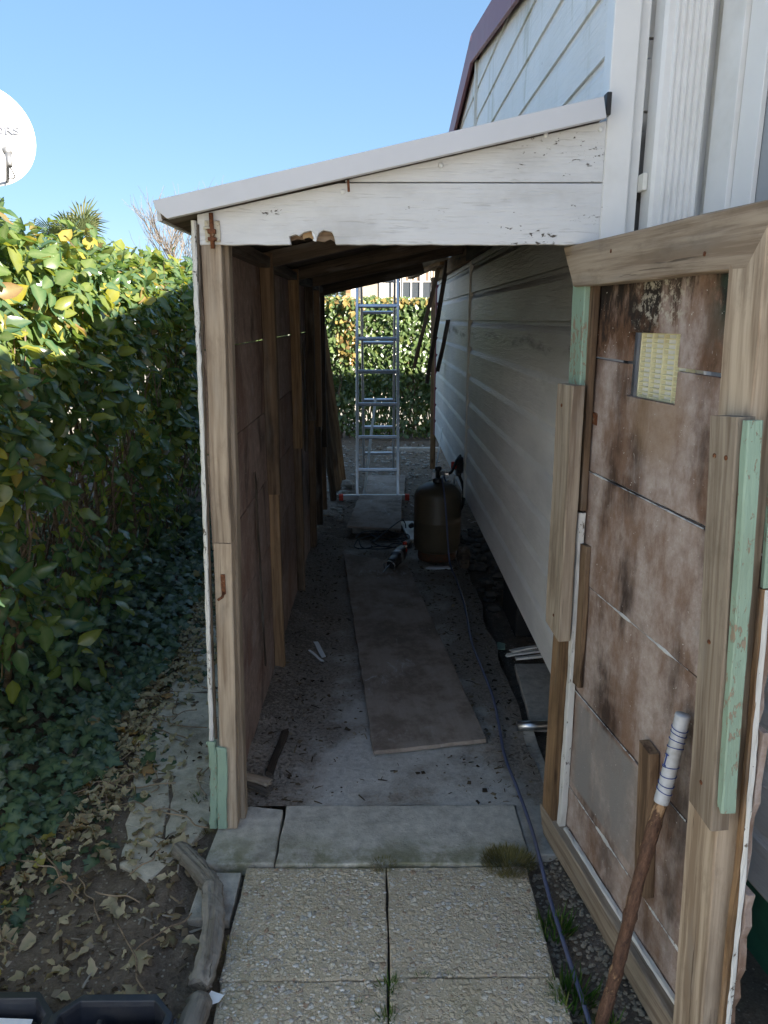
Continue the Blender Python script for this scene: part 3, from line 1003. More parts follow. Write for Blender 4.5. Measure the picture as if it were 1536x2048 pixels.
# broken path along the outer side of the lean-to
side = setting(bpy.data.objects.new('side_path', None))
put(side, Matrix.Translation((-.75, 3.0, 0)))
for pts in ([(-.53, 4.7), (-1.06, 4.7), (-.99, 3.62), (-.53, 3.58)], [(-.53, 3.573), (-.985, 3.61), (-.90, 2.93), (-.53, 2.88)],
            [(-.53, 2.872), (-.895, 2.922), (-.91, 2.62), (-.70, 2.50), (-.53, 2.56)], [(-.53, 2.552), (-.696, 2.492), (-.905, 2.61), (-.90, 2.40), (-.53, 2.22)],
            [(-.53, 2.212), (-.72, 2.302), (-.66, 1.98), (-.585, 1.94), (-.545, 2.02)], [(-.727, 2.306), (-.885, 2.384), (-.80, 2.05), (-.668, 1.984)],
            [(-.60, 1.932), (-.795, 2.042), (-.755, 1.86), (-.66, 1.80)]):
    slab('path_slab', pts[::-1], .002 + random.uniform(-.003, .004), .04, M['path_slab'], side, .009, .004)

# ------------------------------------------------------------------ mobile home
XW, Y0, Y1, YR = .58, 2.05, 7.60, 4.83
ZB, PITCHB = .40, .1634
def rake_z(y):
    return 2.62 + .155 * ((y - Y0) if y < YR else (2 * YR - Y0 - y))

home = thing('mobile_home', (2.5, 4.8, 0), 'white mobile home with horizontal siding and burgundy roof edge behind the lean-to', 'mobile home')
# core: floor, walls and roof as one closed shell just inside the cladding
core_pts = [(Y0 + .03, .38), (Y1 - .03, .38), (Y1 - .03, rake_z(Y1) - .02), (YR, rake_z(YR) - .02), (Y0 + .03, rake_z(Y0) - .02)]
prism('wall_core', core_pts, (XW + .02, 0, 0), (0, 1, 0), (0, 0, 1), 8.0, M['pvc_old'], home, 0)
def lap_board(ya, yb, z0, clip, off=0.0, parent=home):
    """one siding board on the gable wall: flat face, cove at the top, butt at the bottom"""
    prof = [(.010, .0), (-.003, .0), (-.003, .003), (-.002, .130), (.001, .139), (.005, .149), (.0055, PITCHB - .001), (.010, PITCHB - .001)]
    if z0 < 1.95:                                            # the covered boards are an older pattern with a deeper cove
        prof = [(.012, .0), (-.006, .0), (-.006, .003), (-.005, .124), (-.001, .134), (.006, .147), (.008, PITCHB - .001), (.012, PITCHB - .001)]
    n = max(2, int((yb - ya) / .28))
    v, f = [], []
    k = len(prof)
    c = (XW, (ya + yb) / 2, z0)
    for i in range(n + 1):
        y = ya + (yb - ya) * i / n
        wv = .0012 * nz(y, z0, 2.5)
        for (px, pz) in prof:
            z = z0 + pz
            if clip:
                z = min(z, rake_z(y) - .012)
            v.append((px + wv + off, y - c[1], z - c[2]))
    for i in range(n):
        for q in range(k - 1):
            a = i * k + q
            f.append((a, a + 1, a + 1 + k, a + k))
    return mesh('siding_board', v, f, M['siding'], parent, Matrix.Translation(c))
row = 0
z = ZB
while z < 3.05:
    for (ya, yb) in ((Y0 + .005, YR - .012), (YR + .012, Y1)):
        if z + .02 > rake_z((ya + yb) / 2) + .16:
            continue
        a, b = ya, yb
        if z > 2.6:                                           # trim where the gable slopes below this row
            lim = (z - 2.62) / .155
            if ya < YR:
                a = max(ya, Y0 + lim + .08)
            else:
                b = min(yb, 2 * YR - Y0 - lim - .08)
            if b - a < .25:
                continue
        lap_board(a, b, z, True)
    z += PITCHB
box('joint_strip', (XW - .016, YR - .018, ZB), (XW + .01, YR + .018, 3.0), M['pvc_old'], home)
# roof and burgundy rake boards
for s, (ya, yb) in ((0, (Y0 - .10, YR)), (1, (YR, Y1 + .10))):
    def rz(y):
        return 2.62 + .155 * ((y - Y0) if not s else (2 * YR - Y0 - y))
    u = Vector((0, yb - ya, rz(yb) - rz(ya)))
    L = u.length
    prism('roof_slope', [(0, 0), (L, 0), (L, .05), (0, .05)], (XW - .026, ya, rz(ya) + .012), u, (0, 0, 1), 8.2, M['burgundy'], home, 0)
    npc = 2
    for q in range(npc):
        a0, a1 = L * q / npc, L * (q + 1) / npc - .004
        prism('rake_board', [(a0, -.075), (a1, -.075), (a1, .07), (a0, .07)], (XW - .045, ya, rz(ya) + .012), u, (0, 0, 1), .018, M['burgundy'], home, .002)
box('corner_trim', (XW - .016, Y1 - .03, ZB), (XW + .02, Y1 + .02, 2.60), M['burgundy'], home)
# near corner: trims, flat wall towards us
box('corner_trim', (XW - .020, Y0 - .052, .36), (XW + .045, Y0 + .012, 2.62), M['pvc'], home, .003)
box('corner_trim', (XW + .047, Y0 - .030, .36), (XW + .075, Y0 + .012, 2.62), M['pvc'], home, .003)
BX, BY = .80, 2.05                                           # where the bay leaves the flat wall
BD = Vector((.173, -1, 0)).normalized()                      # the bay's side runs towards the camera
BN = Vector((-1, -.173, 0)).normalized()
zz = .42
while zz < 2.6:
    prism('siding_board', [(0, 0), (0, .158), (-.009, .158), (-.004, .120), (-.013, .115), (-.013, 0)][::-1], (XW + .076, Y0 + .013, zz), (0, 1, 0), (0, 0, 1), BX - XW - .076, M['siding'], home, 0)
    zz += .1634
# ribbed downpipe on the flat wall
def downpipe():
    xs = [.668]
    prof = [(.668, 2.03), (.668, 1.965), (.676, 1.957)]
    x = .690
    while x < .770:
        prof += [(x, 1.957), (x + .004, 1.951), (x + .008, 1.951), (x + .012, 1.957)]
        x += .0155
    prof += [(.778, 1.957), (.786, 1.965), (.786, 2.03)]
    prism('downpipe', [(a - .72, b - 2.0) for a, b in prof][::-1], (.72, 2.0, .3), (1, 0, 0), (0, 1, 0), 2.36, M['pvc'], home, 0)
    box('pipe_bracket', (.655, 1.985, 1.86), (.667, 2.03, 1.90), M['pvc_old'], home)
downpipe()
# bay
def bay_wall():
    """shell of the bay"""
    v = []
    ys = [BY + .02, .50]
    tops = [2.64, 2.64]
    for y, t in zip(ys, tops):
        x = BX + .03 + .173 * (BY - y)
        v += [(x, y, .20), (x, y, t), (9.0, y, t), (9.0, y, .20)]
    f = [(0, 3, 2, 1), (4, 5, 6, 7)]
    for i in range(1):
        a = i * 4
        for q in range(4):
            b = (q + 1) % 4
            f.append((a + q, a + b, a + 4 + b, a + 4 + q))
    return v, f
v_, f_ = bay_wall()
mesh('bay_wall', v_, f_, M['pvc_old'], home)
prism('bay_shade_roof', [(.70, 2.02), (.88, .48), (9.0, .48), (9.0, 2.02)][::-1], (0, 0, 2.65), (1, 0, 0), (0, 1, 0), .11, M['burgundy'], home, 0)  # unseen; overhang and bay depth shaped to shade the front board and hedge
ori = Vector((BX + .03, BY, 0))
def bay_board(zz):
    prof = [(.002, 0), (.014, 0), (.013, .118), (.005, .138), (.004, PITCHB - .002), (0, PITCHB - .002)]
    v, f = [], []
    k = len(prof)
    n = 10
    for i in range(n + 1):
        p = BD * (.02 + 1.54 * i / n)
        for (o_, h_) in prof:
            q = p + BN * o_
            v.append((q.x, q.y, h_))
    for i in range(n):
        for q in range(k - 1):
            a = i * k + q
            f.append((a, a + k, a + 1 + k, a + 1))
    mesh('siding_board', v, f, M['siding'], home, Matrix.Translation(ori + Vector((0, 0, zz))))
for r in range(6):
    bay_board(.22 + r * PITCHB)
# bay corner post and window
def on_bay(name, s0, s1, z0, z1, o0, o1, mat, parent=home, bevel=.002):
    p = ori + BD * s0 + BN * o0
    return prism(name, [(0, z0), (s1 - s0, z0), (s1 - s0, z1), (0, z1)], p, BD, (0, 0, 1), o1 - o0, mat, parent, bevel)
win = on_bay('window', .03, 1.18, 1.20, 2.52, .0, .012, M['pvc'])
for (a, b, c, d, o) in ((.0, .05, 1.17, 2.6, .05), (.052, .085, 1.22, 2.5, .034), (.087, .175, 1.22, 2.5, .046), (1.05, 1.18, 1.2, 2.55, .046), (.177, 1.05, 2.42, 2.5, .045), (.177, 1.05, 1.22, 1.31, .045)):
    on_bay('frame', a, b, c, d, .012, o, M['pvc'] if a != .052 else M['pvc_old'], win)
on_bay('pane', .175, 1.05, 1.31, 2.42, .013, .02, M['glass_pale'], win)
on_bay('sash', .177, .25, 1.312, 2.418, .021, .034, M['pvc'], win)
on_bay('green_skirt', .02, 1.52, -.03, .198, -.05, -.035, M['green_skirt'])
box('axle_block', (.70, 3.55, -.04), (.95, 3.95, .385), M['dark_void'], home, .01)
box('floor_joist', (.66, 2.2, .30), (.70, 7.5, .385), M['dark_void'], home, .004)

# unseen small building, added right behind the viewpoint to shade the foreground
shade_bldg = thing('added_shade_building', (5.0, -1.5, 0), 'unseen pale building added to the right behind the viewpoint to shade the foreground', 'building')
prism('wall', [(-2.6, .3), (-.45, .3), (-.45, 3.15), (-1.52, 3.35), (-2.6, 3.15)], (3.5, 0, 0), (0, 1, 0), (0, 0, 1), 3.0, M['house_white'], shade_bldg, 0)
for s in (-1, 1):
    prism('roof', [(0, 0), (1.2, 0), (1.2, .05), (0, .05)], (3.4, -1.52, 3.37), (0, s, -.164), (0, 0, 1), 3.2 * s, M['burgundy'], shade_bldg, 0)

# unseen home added left of the viewpoint to bounce sunlight into the shade
lf = thing('added_bounce_home', (-5.0, -3.4, 0), 'unseen pale blue-grey home added left behind the viewpoint to bounce sunlight', 'mobile home')
prism('wall', [(-7.0, .3), (-7.0, 2.75), (-5.1, 3.15), (-3.2, 2.75), (-3.2, .3)], (0, -7.0, 0), (1, 0, 0), (0, 0, 1), -7.1, M['bounce_blue'], lf, 0)
for sg in (-1, 1):
    prism('roof', [(0, 0), (2.1, 0), (2.1, .05), (0, .05)], (-5.1, -7.2 if sg > 0 else .3, 3.17), (sg, 0, -.21), (0, 0, 1), -7.5 * sg, M['burgundy'], lf, 0)
for y in (-6.0, -3.6, -1.2):
    w = box('window', (-3.2, y - .45, 1.2), (-3.17, y + .45, 2.2), M['glass'], lf, .003)
    for (a, b, c, d) in ((y - .52, y - .44, 1.12, 2.28), (y + .44, y + .52, 1.12, 2.28), (y - .439, y + .439, 2.2, 2.28), (y - .439, y + .439, 1.12, 1.2)):
        box('frame', (-3.19, a, c), (-3.14, b, d), M['pvc'], w, .003)

# ------------------------------------------------------------------ lean-to
shed = thing('lean_to_shed', (0, 4.0, 0), 'low open wooden lean-to with white peeling front board against the mobile home', 'shed')
def roof_z(x):
    return 1.791 + .2135 * (x + .504)
YF, YB = 2.0, 6.0
u_r = Vector((1, 0, .2135)).normalized()
LR = (XW - .035 + .535) / u_r.x
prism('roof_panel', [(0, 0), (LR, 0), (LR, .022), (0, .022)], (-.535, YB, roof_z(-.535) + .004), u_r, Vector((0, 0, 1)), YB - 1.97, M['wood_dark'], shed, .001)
# metal edge trim along the front slope and the left eave
tr = [(0, .0), (LR + .005, .0), (LR + .005, .042), (0, .046)]
prism('edge_trim', [(0, .024), (.022, -.004), (LR + .004, -.004), (LR + .004, .043), (0, .043)], (-.540, 1.972, roof_z(-.54) + .004), u_r, Vector((0, 0, 1)), .022, M['trim_metal'], shed, .001)
prism('edge_trim', [(0, 0), (YB - 1.976, 0), (YB - 1.976, .045), (0, .045)], (-.536, 1.974, roof_z(-.54) + .002), (0, 1, 0), (0, 0, 1), -.012, M['trim_metal'], shed, .0015)
box('edge_cap', (XW - .036, 1.955, 2.022), (XW - .024, 1.985, 2.072), M['rubber'], shed, .002)
# front boards
nx = [(-.221, 1.7325), (-.225, 1.752), (-.208, 1.757), (-.200, 1.753), (-.188, 1.762), (-.170, 1.766), (-.160, 1.757), (-.157, 1.744), (-.150, 1.760), (-.138, 1.767), (-.118, 1.763), (-.112, 1.752), (-.108, 1.7325)]
def ripple(a, b, n, amp):
    return [(a[0] + (b[0] - a[0]) * i / n, a[1] + (b[1] - a[1]) * i / n + random.uniform(-amp, amp)) for i in range(1, n)]
low = [(-.455, 1.731)] + ripple((-.455, 1.731), nx[0], 8, .0012) + nx + ripple(nx[-1], (.560, 1.733), 22, .0012) + [(.560, 1.733), (.560, 1.8775), (-.098, 1.8775), (-.455, roof_z(-.455) + .002)]
prism('fascia_board', low, (0, YF + .022, 0), (1, 0, 0), (0, 0, 1), .022, M['white_paint'], shed, .002)
prism('fascia_board', [(-.082, 1.8805), (.560, 1.8805), (.560, roof_z(.56) + .002), (-.082, roof_z(-.082) + .003)], (0, YF + .022, 0), (1, 0, 0), (0, 0, 1), .0205, M['white_paint'], shed, .002)
prism('corner_batten', [(.561, 1.70), (.579, 1.70), (.579, 2.02), (.561, 2.02)], (0, YF + .02, 0), (1, 0, 0), (0, 0, 1), .022, M['white_old'], shed)
# torn wood inside the notch
for (pts, m, dy) in (([(-.226, 1.742), (-.205, 1.748), (-.188, 1.745), (-.184, 1.775), (-.226, 1.775)], 'wood_brown', .020),
                     ([(-.192, 1.748), (-.176, 1.752), (-.164, 1.744), (-.160, 1.775), (-.195, 1.775)], 'wood_raw', .017),
                     ([(-.158, 1.744), (-.138, 1.741), (-.122, 1.747), (-.107, 1.740), (-.106, 1.775), (-.160, 1.775)], 'wood_warm', .019)):
    prism('splintered_wood', pts, (0, YF + dy + .012, 0), (1, 0, 0), (0, 0, 1), .010, M[m], shed, .001)
plank('paint_flake', (-.163, YF + .004, 1.764), (-.160, YF + .001, 1.739), .007, .002, M['white_chip'], shed, seg=3, rag=.006)
plank('header_beam', (-.44, YF + .055, 1.775), (.555, YF + .055, 1.835), .07, .045, M['wood_dark'], shed)
def screw(x, z, y, r, mat, parent=shed):
    W = Matrix.Translation((x, y, z)) @ Matrix.Rotation(R(90), 4, 'X')
    return lathe('screw_head', [(r, 0), (r, .002), (r * .7, .0035), (.0003, .004)], None, mat, parent, 10, W)
for (x, z) in ((.155, 1.918), (.412, 1.987), (.545, 2.0), (-.088, 1.857)):
    screw(x, z, YF - .0005, .006, M['white_chip'])
tube('bent_nail', [(-.074, YF, 1.880), (-.0735, 1.978, 1.879), (-.073, 1.967, 1.874), (-.072, 1.965, 1.852)], .0035, M['rust'], shed, 6)
latch = box('bolt_latch', (-.436, YF - .006, 1.738), (-.398, YF - .0005, 1.789), M['rust_plate'], shed, .001)
tube('bolt', [(-.417, YF - .012, 1.722), (-.417, YF - .012, 1.806)], .0055, M['rust'], latch, 8)
tube('bolt_handle', [(-.417, YF - .012, 1.771), (-.437, YF - .016, 1.770)], .0035, M['rust_plate'], latch, 6)
box('strap', (-.427, YF - .02, 1.757), (-.407, YF - .004, 1.768), M['rust'], latch, .001)
box('strap', (-.427, YF - .02, 1.740), (-.407, YF - .004, 1.749), M['rust'], latch, .001)
for (a, b) in ((-.431, 1.784), (-.403, 1.784), (-.431, 1.743), (-.403, 1.743)):
    screw(a, b, YF - .006, .004, M['rust_plate'], latch)
# left wall: front post, white cladding edge, green foot
plank('corner_post', (-.468, 2.035, .013), (-.4375, 2.035, .94), .050, .062, M['wood_pale'], shed, seg=6)
plank('corner_post', (-.4375, 2.035, .942), (-.4255, 2.035, 1.765), .052, .062, M['wood_pale'], shed, seg=6)
plank('post_stop', (-.432, 2.075, .013), (-.398, 2.075, 1.75), .016, .05, M['wood_pale'], shed, seg=8)
plank('cladding_edge', (-.5035, 2.012, .32), (-.464, 2.012, 1.79), .013, .024, M['white_old'], shed, seg=60, jit=.0015, ch=.003)
plank('cladding_edge', (-.512, 2.006, .02), (-.5035, 2.006, .325), .024, .026, M['green_paint'], shed, seg=14, jit=.003, ch=.004, rag=.02)
plank('cladding_edge', (-.484, 1.998, .02), (-.4755, 1.998, .31), .030, .012, M['green_paint'], shed, seg=12, jit=.0016, rag=.02)
plank('cladding_edge', (-.488, 2.0, .33), (-.4545, 2.0, 1.78), .005, .008, M['wood_dark'], shed, seg=40, jit=.0012, ch=.001)  # dark strip standing in for the dark gap between edge and post
hk = box('door_hook', (-.448, 1.999, .79), (-.436, 2.003, .85), M['rust'], shed, .001)
tube('hook_tip', [(-.442, 2.001, .795), (-.443, 1.985, .788), (-.453, 1.972, .784)], .004, M['rust'], hk, 6)
# wall boards, seen from inside
rows_z = [.03, .33, .612, .900, 1.182, 1.470, 1.80]
for a, b in zip(rows_z[:-1], rows_z[1:]):
    for (ya, yb) in ((2.07, 4.07), (4.078, 5.98)):
        dx = random.uniform(-.002, .002)
        h = b - a - .004
        prism('wall_board', [(0, 0), (yb - ya, 0), (yb - ya, h), (0, h)], (-.482 + dx, ya, a), (0, 1, 0), (0, 0, 1), .014, M['panel_dark'], shed, .0015)
def stud(y, zsplit, m1, m2, w=.045, t=.042, dx=0.0):
    plank('stud', (-.447 + dx, y, .03), (-.447 + dx, y, zsplit), t, w, M[m1], shed, face=(0, -1, 0))
    plank('stud', (-.441 + dx, y - .006, zsplit + .002), (-.441 + dx, y - .004, 1.80), t + .01, w + .01, M[m2], shed, face=(0, -1, 0))
stud(3.10, .83, 'wood_warm', 'wood_brown')
stud(4.08, .86, 'wood_brown', 'wood_warm')
stud(4.94, .90, 'wood_brown', 'wood_dark')
stud(5.50, .78, 'wood_dark', 'wood_brown')
stud(5.97, .55, 'wood_brown', 'wood_dark')
plank('torn_lath', (-.452, 4.55, .75), (-.444, 4.50, 1.45), .05, .010, M['wood_dark'], shed, face=(1, 0, 0), rag=.05, rag0=.03, jit=.003)
plank('torn_lath', (-.452, 2.72, .20), (-.455, 2.70, 1.02), .022, .006, M['wood_dark'], shed, face=(1, 0, 0), rag=.08, rag0=.03, jit=.003)
plank('torn_lath', (-.444, 5.72, .70), (-.440, 5.70, 1.10), .10, .010, M['wood_grey'], shed, face=(1, 0, 0), rag=.03, rag0=.03, jit=.003)
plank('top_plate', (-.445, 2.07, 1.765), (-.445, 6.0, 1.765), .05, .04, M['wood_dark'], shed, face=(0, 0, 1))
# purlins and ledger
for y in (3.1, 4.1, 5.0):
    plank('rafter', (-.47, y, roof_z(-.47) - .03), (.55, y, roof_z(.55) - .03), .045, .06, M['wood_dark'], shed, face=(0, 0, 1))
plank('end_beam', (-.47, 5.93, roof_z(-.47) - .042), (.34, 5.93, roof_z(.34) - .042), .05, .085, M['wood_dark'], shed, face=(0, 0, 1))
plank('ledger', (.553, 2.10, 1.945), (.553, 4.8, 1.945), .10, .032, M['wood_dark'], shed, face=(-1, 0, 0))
plank('ledger', (.553, 4.803, 1.945), (.553, 7.45, 1.945), .10, .032, M['wood_warm'], shed, face=(-1, 0, 0))
plank('roof_remnant', (.47, 6.02, 2.005), (.44, 7.35, 1.99), .24, .012, M['ply_pale'], shed, face=(0, 0, 1), rag=.10, rag0=.03, jit=.004)
plank('roof_remnant', (.52, 6.3, 1.99), (.30, 7.3, 1.93), .05, .035, M['wood_warm'], shed, face=(0, 0, 1))
plank('rear_post', (.585, 7.95, -.02), (.555, 7.75, 1.95), .055, .045, M['wood_warm'], shed)
plank('loose_batten', (.505, 6.55, 1.965), (.325, 6.95, 1.115), .034, .024, M['wood_brown'], shed, rag=.02)
plank('loose_batten', (.535, 6.10, 1.985), (.435, 6.75, .99), .036, .026, M['wood_dark'], shed, rag=.03)
plank('loose_batten', (.562, 6.15, 1.545), (.512, 6.55, 1.115), .034, .022, M['wood_dark'], shed, rag=.01, rag0=.02)
plank('hinge_post', (.545, 2.045, .0), (.545, 2.045, 1.73), .045, .04, M['wood_brown'], shed)

# ------------------------------------------------------------------ the open door
HG = Vector((.5443, 2.0077, 0))
door = thing('shed_door', HG, 'open wooden shed door with stained brown panels, pale frame and cream vent grille', 'door')
def D(s, z, off=0.0):
    return HG + BD * s + BN * off + Vector((0, 0, z))
def dplank(name, s0, z0, s1, z1, w, t, off, mat, parent=door, **k):
    return plank(name, D(s0, z0, off + t / 2), D(s1, z1, off + t / 2), w, t, M[mat], parent, face=BN, **k)
VS0, VS1, VZ0, VZ1 = .238, .446, 1.374, 1.520
def wob(a, b, n, amp, vert=False):
    return [(a[0] + (b[0] - a[0]) * i / n + random.uniform(-amp, amp) * (1 if vert else .0), a[1] + (b[1] - a[1]) * i / n + random.uniform(-amp, amp) * (0 if vert else 1)) for i in range(1, n)]
def dpanel(z0, z1, tilt, top_hole=False, bot_hole=False):
    """one board of the door's skin: ragged outer edge, slightly sloping lower and upper joint"""
    sr = .800 + (1.1 - (z0 + z1) / 2) * .075
    a, b, c, d = (.0, z0 + .002), (sr, z0 + .002 - tilt), (sr + .004, z1 - .002 - tilt), (.0, z1 - .002)
    pts = [a] + wob(a, b, 14, .0012)
    if bot_hole:
        pts = [a, (VS0, z0 + .002 - tilt * .4), (VS0, VZ1), (VS1, VZ1), (VS1, z0 + .002 - tilt * .6)]
    pts += [b] + wob(b, c, 9, .006, True) + [c]
    if top_hole:
        pts += [(VS1, z1 - .002 - tilt * .6), (VS1, VZ0), (VS0, VZ0), (VS0, z1 - .002 - tilt * .4)]
    else:
        pts += wob(c, d, 14, .0012)
    pts.append(d)
    return prism('panel_board', pts, D(0, 0, -.014), BD, (0, 0, 1), .014 + random.uniform(-.0015, .0015), M['door_panel'], door, .0015)
zs = [.02, .222, .530, .856, 1.162, 1.456, 1.715]
tl = .022
dpanel(zs[0], zs[1], tl * .8)
dpanel(zs[1], zs[2], tl)
dpanel(zs[2], zs[3], tl)
dpanel(zs[3], zs[4], tl)
dpanel(zs[4], zs[5], tl * .7, top_hole=True)
dpanel(zs[5], zs[6], tl * .4, bot_hole=True)
# remains of sealant along three joints
def sealant(s0, s1, z, tilt, w, seed):
    rn = random.Random(seed)
    n = 46
    v, f = [], []
    for i in range(n + 1):
        s = s0 + (s1 - s0) * i / n
        zc = z - tilt * s / .87
        ww = w * max(.02, .30 + 1.5 * nz(s, seed, 11) + rn.uniform(-.25, .25))
        v += [tuple(BD * s + BN * .0018 + Vector((0, 0, zc - ww))), tuple(BD * s + BN * (.0022 + min(.004, ww) * .8) + Vector((0, 0, zc))), tuple(BD * s + BN * .0018 + Vector((0, 0, zc + ww * .8)))]
    for i in range(n):
        for k in range(2):
            a = i * 3 + k
            f.append((a, a + 3, a + 4, a + 1))
    mesh('sealant_strip', v, f, M['white_old'], door, Matrix.Translation(HG))
sealant(.03, .60, zs[4], tl, .0035, 3)
sealant(.07, .60, zs[3], tl, .006, 4)
sealant(.09, .43, zs[2], tl, .003, 5)
sealant(.07, .45, zs[1], tl, .009, 6)
sealant(.51, .68, zs[1], tl, .008, 7)
sealant(.51, .65, zs[2], tl, .005, 8)
# backing seen through the vent, and the grille
box_b = prism('back_plate', [(VS0 - .03, VZ0 - .03), (VS1 + .03, VZ0 - .03), (VS1 + .03, VZ1 + .03), (VS0 - .03, VZ1 + .03)], D(0, 0, -.050), BD, (0, 0, 1), .008, M['pvc'], door)
vent = prism('vent_grille', [(VS0 + .012, VZ0), (VS1, VZ0), (VS1, VZ1), (VS0 + .012, VZ1)],
             D(0, 0, -.038), BD, (0, 0, 1), .004, M['pvc'], door, .001)
nr = 13
for i in range(nr + 1):
    zc = VZ0 + .001 + (VZ1 - VZ0 - .002) * i / nr
    p = D(VS0 + .012, zc, -.034)
    plank('slat', p, p + BD * (VS1 - VS0 - .012), .0030 if 0 < i < nr else .005, .018, M['cream_plastic'], vent, face=BN, seg=2, jit=0, ch=.0004)
for i in range(5):
    s = VS0 + .013 + (VS1 - VS0 - .014) * i / 4
    p = D(s, VZ0, -.034)
    plank('divider', p, p + Vector((0, 0, VZ1 - VZ0)), .003, .024, M['cream_plastic'], vent, face=BN, seg=2, jit=0, ch=.0004)
# frame
dplank('top_rail', -.022, 1.682, .738, 1.682, .104, .045, .004, 'wood_pale', m0=-.75, m1=.69)
dplank('hinge_stile', .032, 1.052, .018, 1.662, .074, .030, .006, 'green_paint')
dplank('hinge_stile', .030, .02, .030, 1.048, .078, .030, .006, 'wood_warm')
dplank('lath', .076, 1.055, .065, 1.63, .026, .018, .004, 'wood_brown')
dplank('lath', .086, .085, .078, 1.048, .022, .020, .004, 'white_old', jit=.0022, seg=26)
dplank('lath', .118, .56, .106, .966, .040, .014, .002, 'wood_brown', rag=.004)
dplank('stile_batten', .055, .700, .040, 1.385, .100, .034, .034, 'wood_grey', m0=.25)
dplank('outer_stile', .800, .02, .700, 1.668, .094, .045, .004, 'wood_pale', m1=-.62, seg=12)
dplank('edge_strip', .806, 1.10, .765, 1.705, .012, .016, .004, 'green_paint')
dplank('edge_strip', .862, .03, .800, 1.096, .014, .014, .004, 'wood_warm', seg=14, jit=.002)
dplank('edge_strip', .873, .03, .811, 1.096, .005, .010, .004, 'white_old', seg=30, jit=.002)
dplank('stile_batten', .808, .655, .742, 1.390, .074, .036, .050, 'wood_grey', m0=.3, seg=10)
dplank('stile_batten', .852, .690, .790, 1.389, .018, .028, .052, 'green_paint', seg=12, rag0=.02)
dplank('bottom_rail', .00, .044, .765, .044, .082, .036, .004, 'wood_grey', m0=-.5)
dplank('lath', .11, .089, .74, .089, .009, .014, .004, 'white_old', seg=26, jit=.0016)
dplank('short_batten', .545, .245, .505, .605, .048, .026, .002, 'wood_brown', m1=.25)
plank('hinge', D(-.02, 1.30, .0), D(.10, 1.30, .0), .03, .004, M['rust'], door, face=BN)
for (s, z) in ((.730, 1.32), (.762, 1.322), (.800, .72), (.775, .99), (.03, 1.33), (.06, .75), (.58, 1.665), (.21, 1.70)):
    W = axes(D(s, z, .086 if s > .6 else (.068 if s < .1 else .049)), BD, Vector((0, 0, 1)), BN)
    lathe('nail_head', [(.0045, 0), (.0045, .0012), (.0003, .0016)], None, M['rust'], door, 8, W)

# stick leaning on the door
st0, st1 = Vector((0.489, 1.316, .0)), Vector((0.624, 1.371, 0.762))
stick = thing('wooden_stick', st0, 'thin bark-covered stick with white taped grip leaning on the open door', 'stick')
def stick_pt(t):
    p = st0.lerp(st1, t)
    return p + Vector((.004 * math.sin(t * 9), .005 * math.sin(t * 7 + 1), 0))
pts = [stick_pt(i / 40 * .76) for i in range(41)]
tube('shaft', pts, [.0138 * (1 + .16 * nz(i * .31, 2.2, 1.0) + (.18 if i in (11, 21, 32) else 0)) for i in range(41)], M['bark_red'], stick, 10, .06, along=True)
pts = [stick_pt(.745 + i / 60 * .255) for i in range(61)]
grip = tube('taped_grip', pts, [.0150 + .0008 * ((i * 3) % 5 / 5) for i in range(61)], M['tape'], stick, 12, .01, along=True)
for k, t in enumerate((.78, .80, .825, .85, .905, .925, .945, .96)):
    p, q = stick_pt(t), stick_pt(t + .012)
    ax = (q - p).normalized()
    a = ax.orthogonal().normalized()
    b = ax.cross(a)
    ring = [p + (a * math.cos(w_) + b * math.sin(w_)) * .0163 + ax * .003 * math.sin(w_ + k) for w_ in np.linspace(0, 2 * math.pi, 17)]
    tube('blue_line', ring, .0009, M['ink_blue'], grip, 5)
mk = stick_pt(.872)
ax = (st1 - st0).normalized()
for (d0, d1, w) in ((-.012, .012, 0), ):
    o_ = mk - Vector((.0163, .004, 0))
    tube('blue_mark', [o_ + ax * -.012, o_ + ax * .012], .0012, M['ink_blue'], grip, 5)
    sd = ax.cross(Vector((1, .25, 0))).normalized()
    for q in (-.012, .012):
        tube('blue_mark', [o_ + ax * q - sd * .005, o_ + ax * q + sd * .005], .0012, M['ink_blue'], grip, 5)

# ------------------------------------------------------------------ boards on the floor
def quad_board(name, c, top, t, mat, label, cat, lift=(0, 0, 0, 0)):
    """flat board from four ground corners (near-left, near-right, far-right, far-left)"""
    p = [Vector((a, b, top + l)) for (a, b), l in zip(c, lift)]
    x = (p[3] - p[0]).normalized()
    y0 = (p[0] - p[1]).normalized()
    z = x.cross(y0).normalized()
    y = z.cross(x)
    W = axes(p[0], x, y, z)
    inv = W.inverted()
    q = [inv @ a for a in p]
    ring = []
    for i in range(4):
        a, b = q[i], q[(i + 1) % 4]
        n = max(3, int((b - a).length / .06))
        for k in range(n):
            ring.append(a.lerp(b, k / n) + Vector((random.uniform(-.0025, .0025), random.uniform(-.0025, .0025), 0)))
    o = None
    n = len(ring)
    v = [tuple(r) for r in ring] + [(r.x, r.y, r.z - t) for r in ring]
    f = [tuple(range(n - 1, -1, -1)), tuple(range(n, 2 * n))] + [(i, (i + 1) % n, (i + 1) % n + n, i + n) for i in range(n)]
    o = mesh(name, v, f, mat, None, W, bevel=.0015)
    return tag(o, label, cat)
quad_board('plywood_board', [(-.021, 2.409), (.402, 2.488), (.180, 4.53), (-.236, 4.767)], .026, .016, M['ply'], 'long weathered plywood board lying on the shed floor in front of the saw', 'board', (0, 0, .004, .004))
quad_board('plywood_board', [(-.236, 5.30), (.163, 5.22), (.200, 6.28), (-.165, 6.30)], .072, .016, M['ply'], 'short grey board raised off the ground just before the ladder foot', 'board')
bb = box('support_block', (-.20, 5.42, -.03), (.12, 5.60, .055), M['concrete'], None, .006)
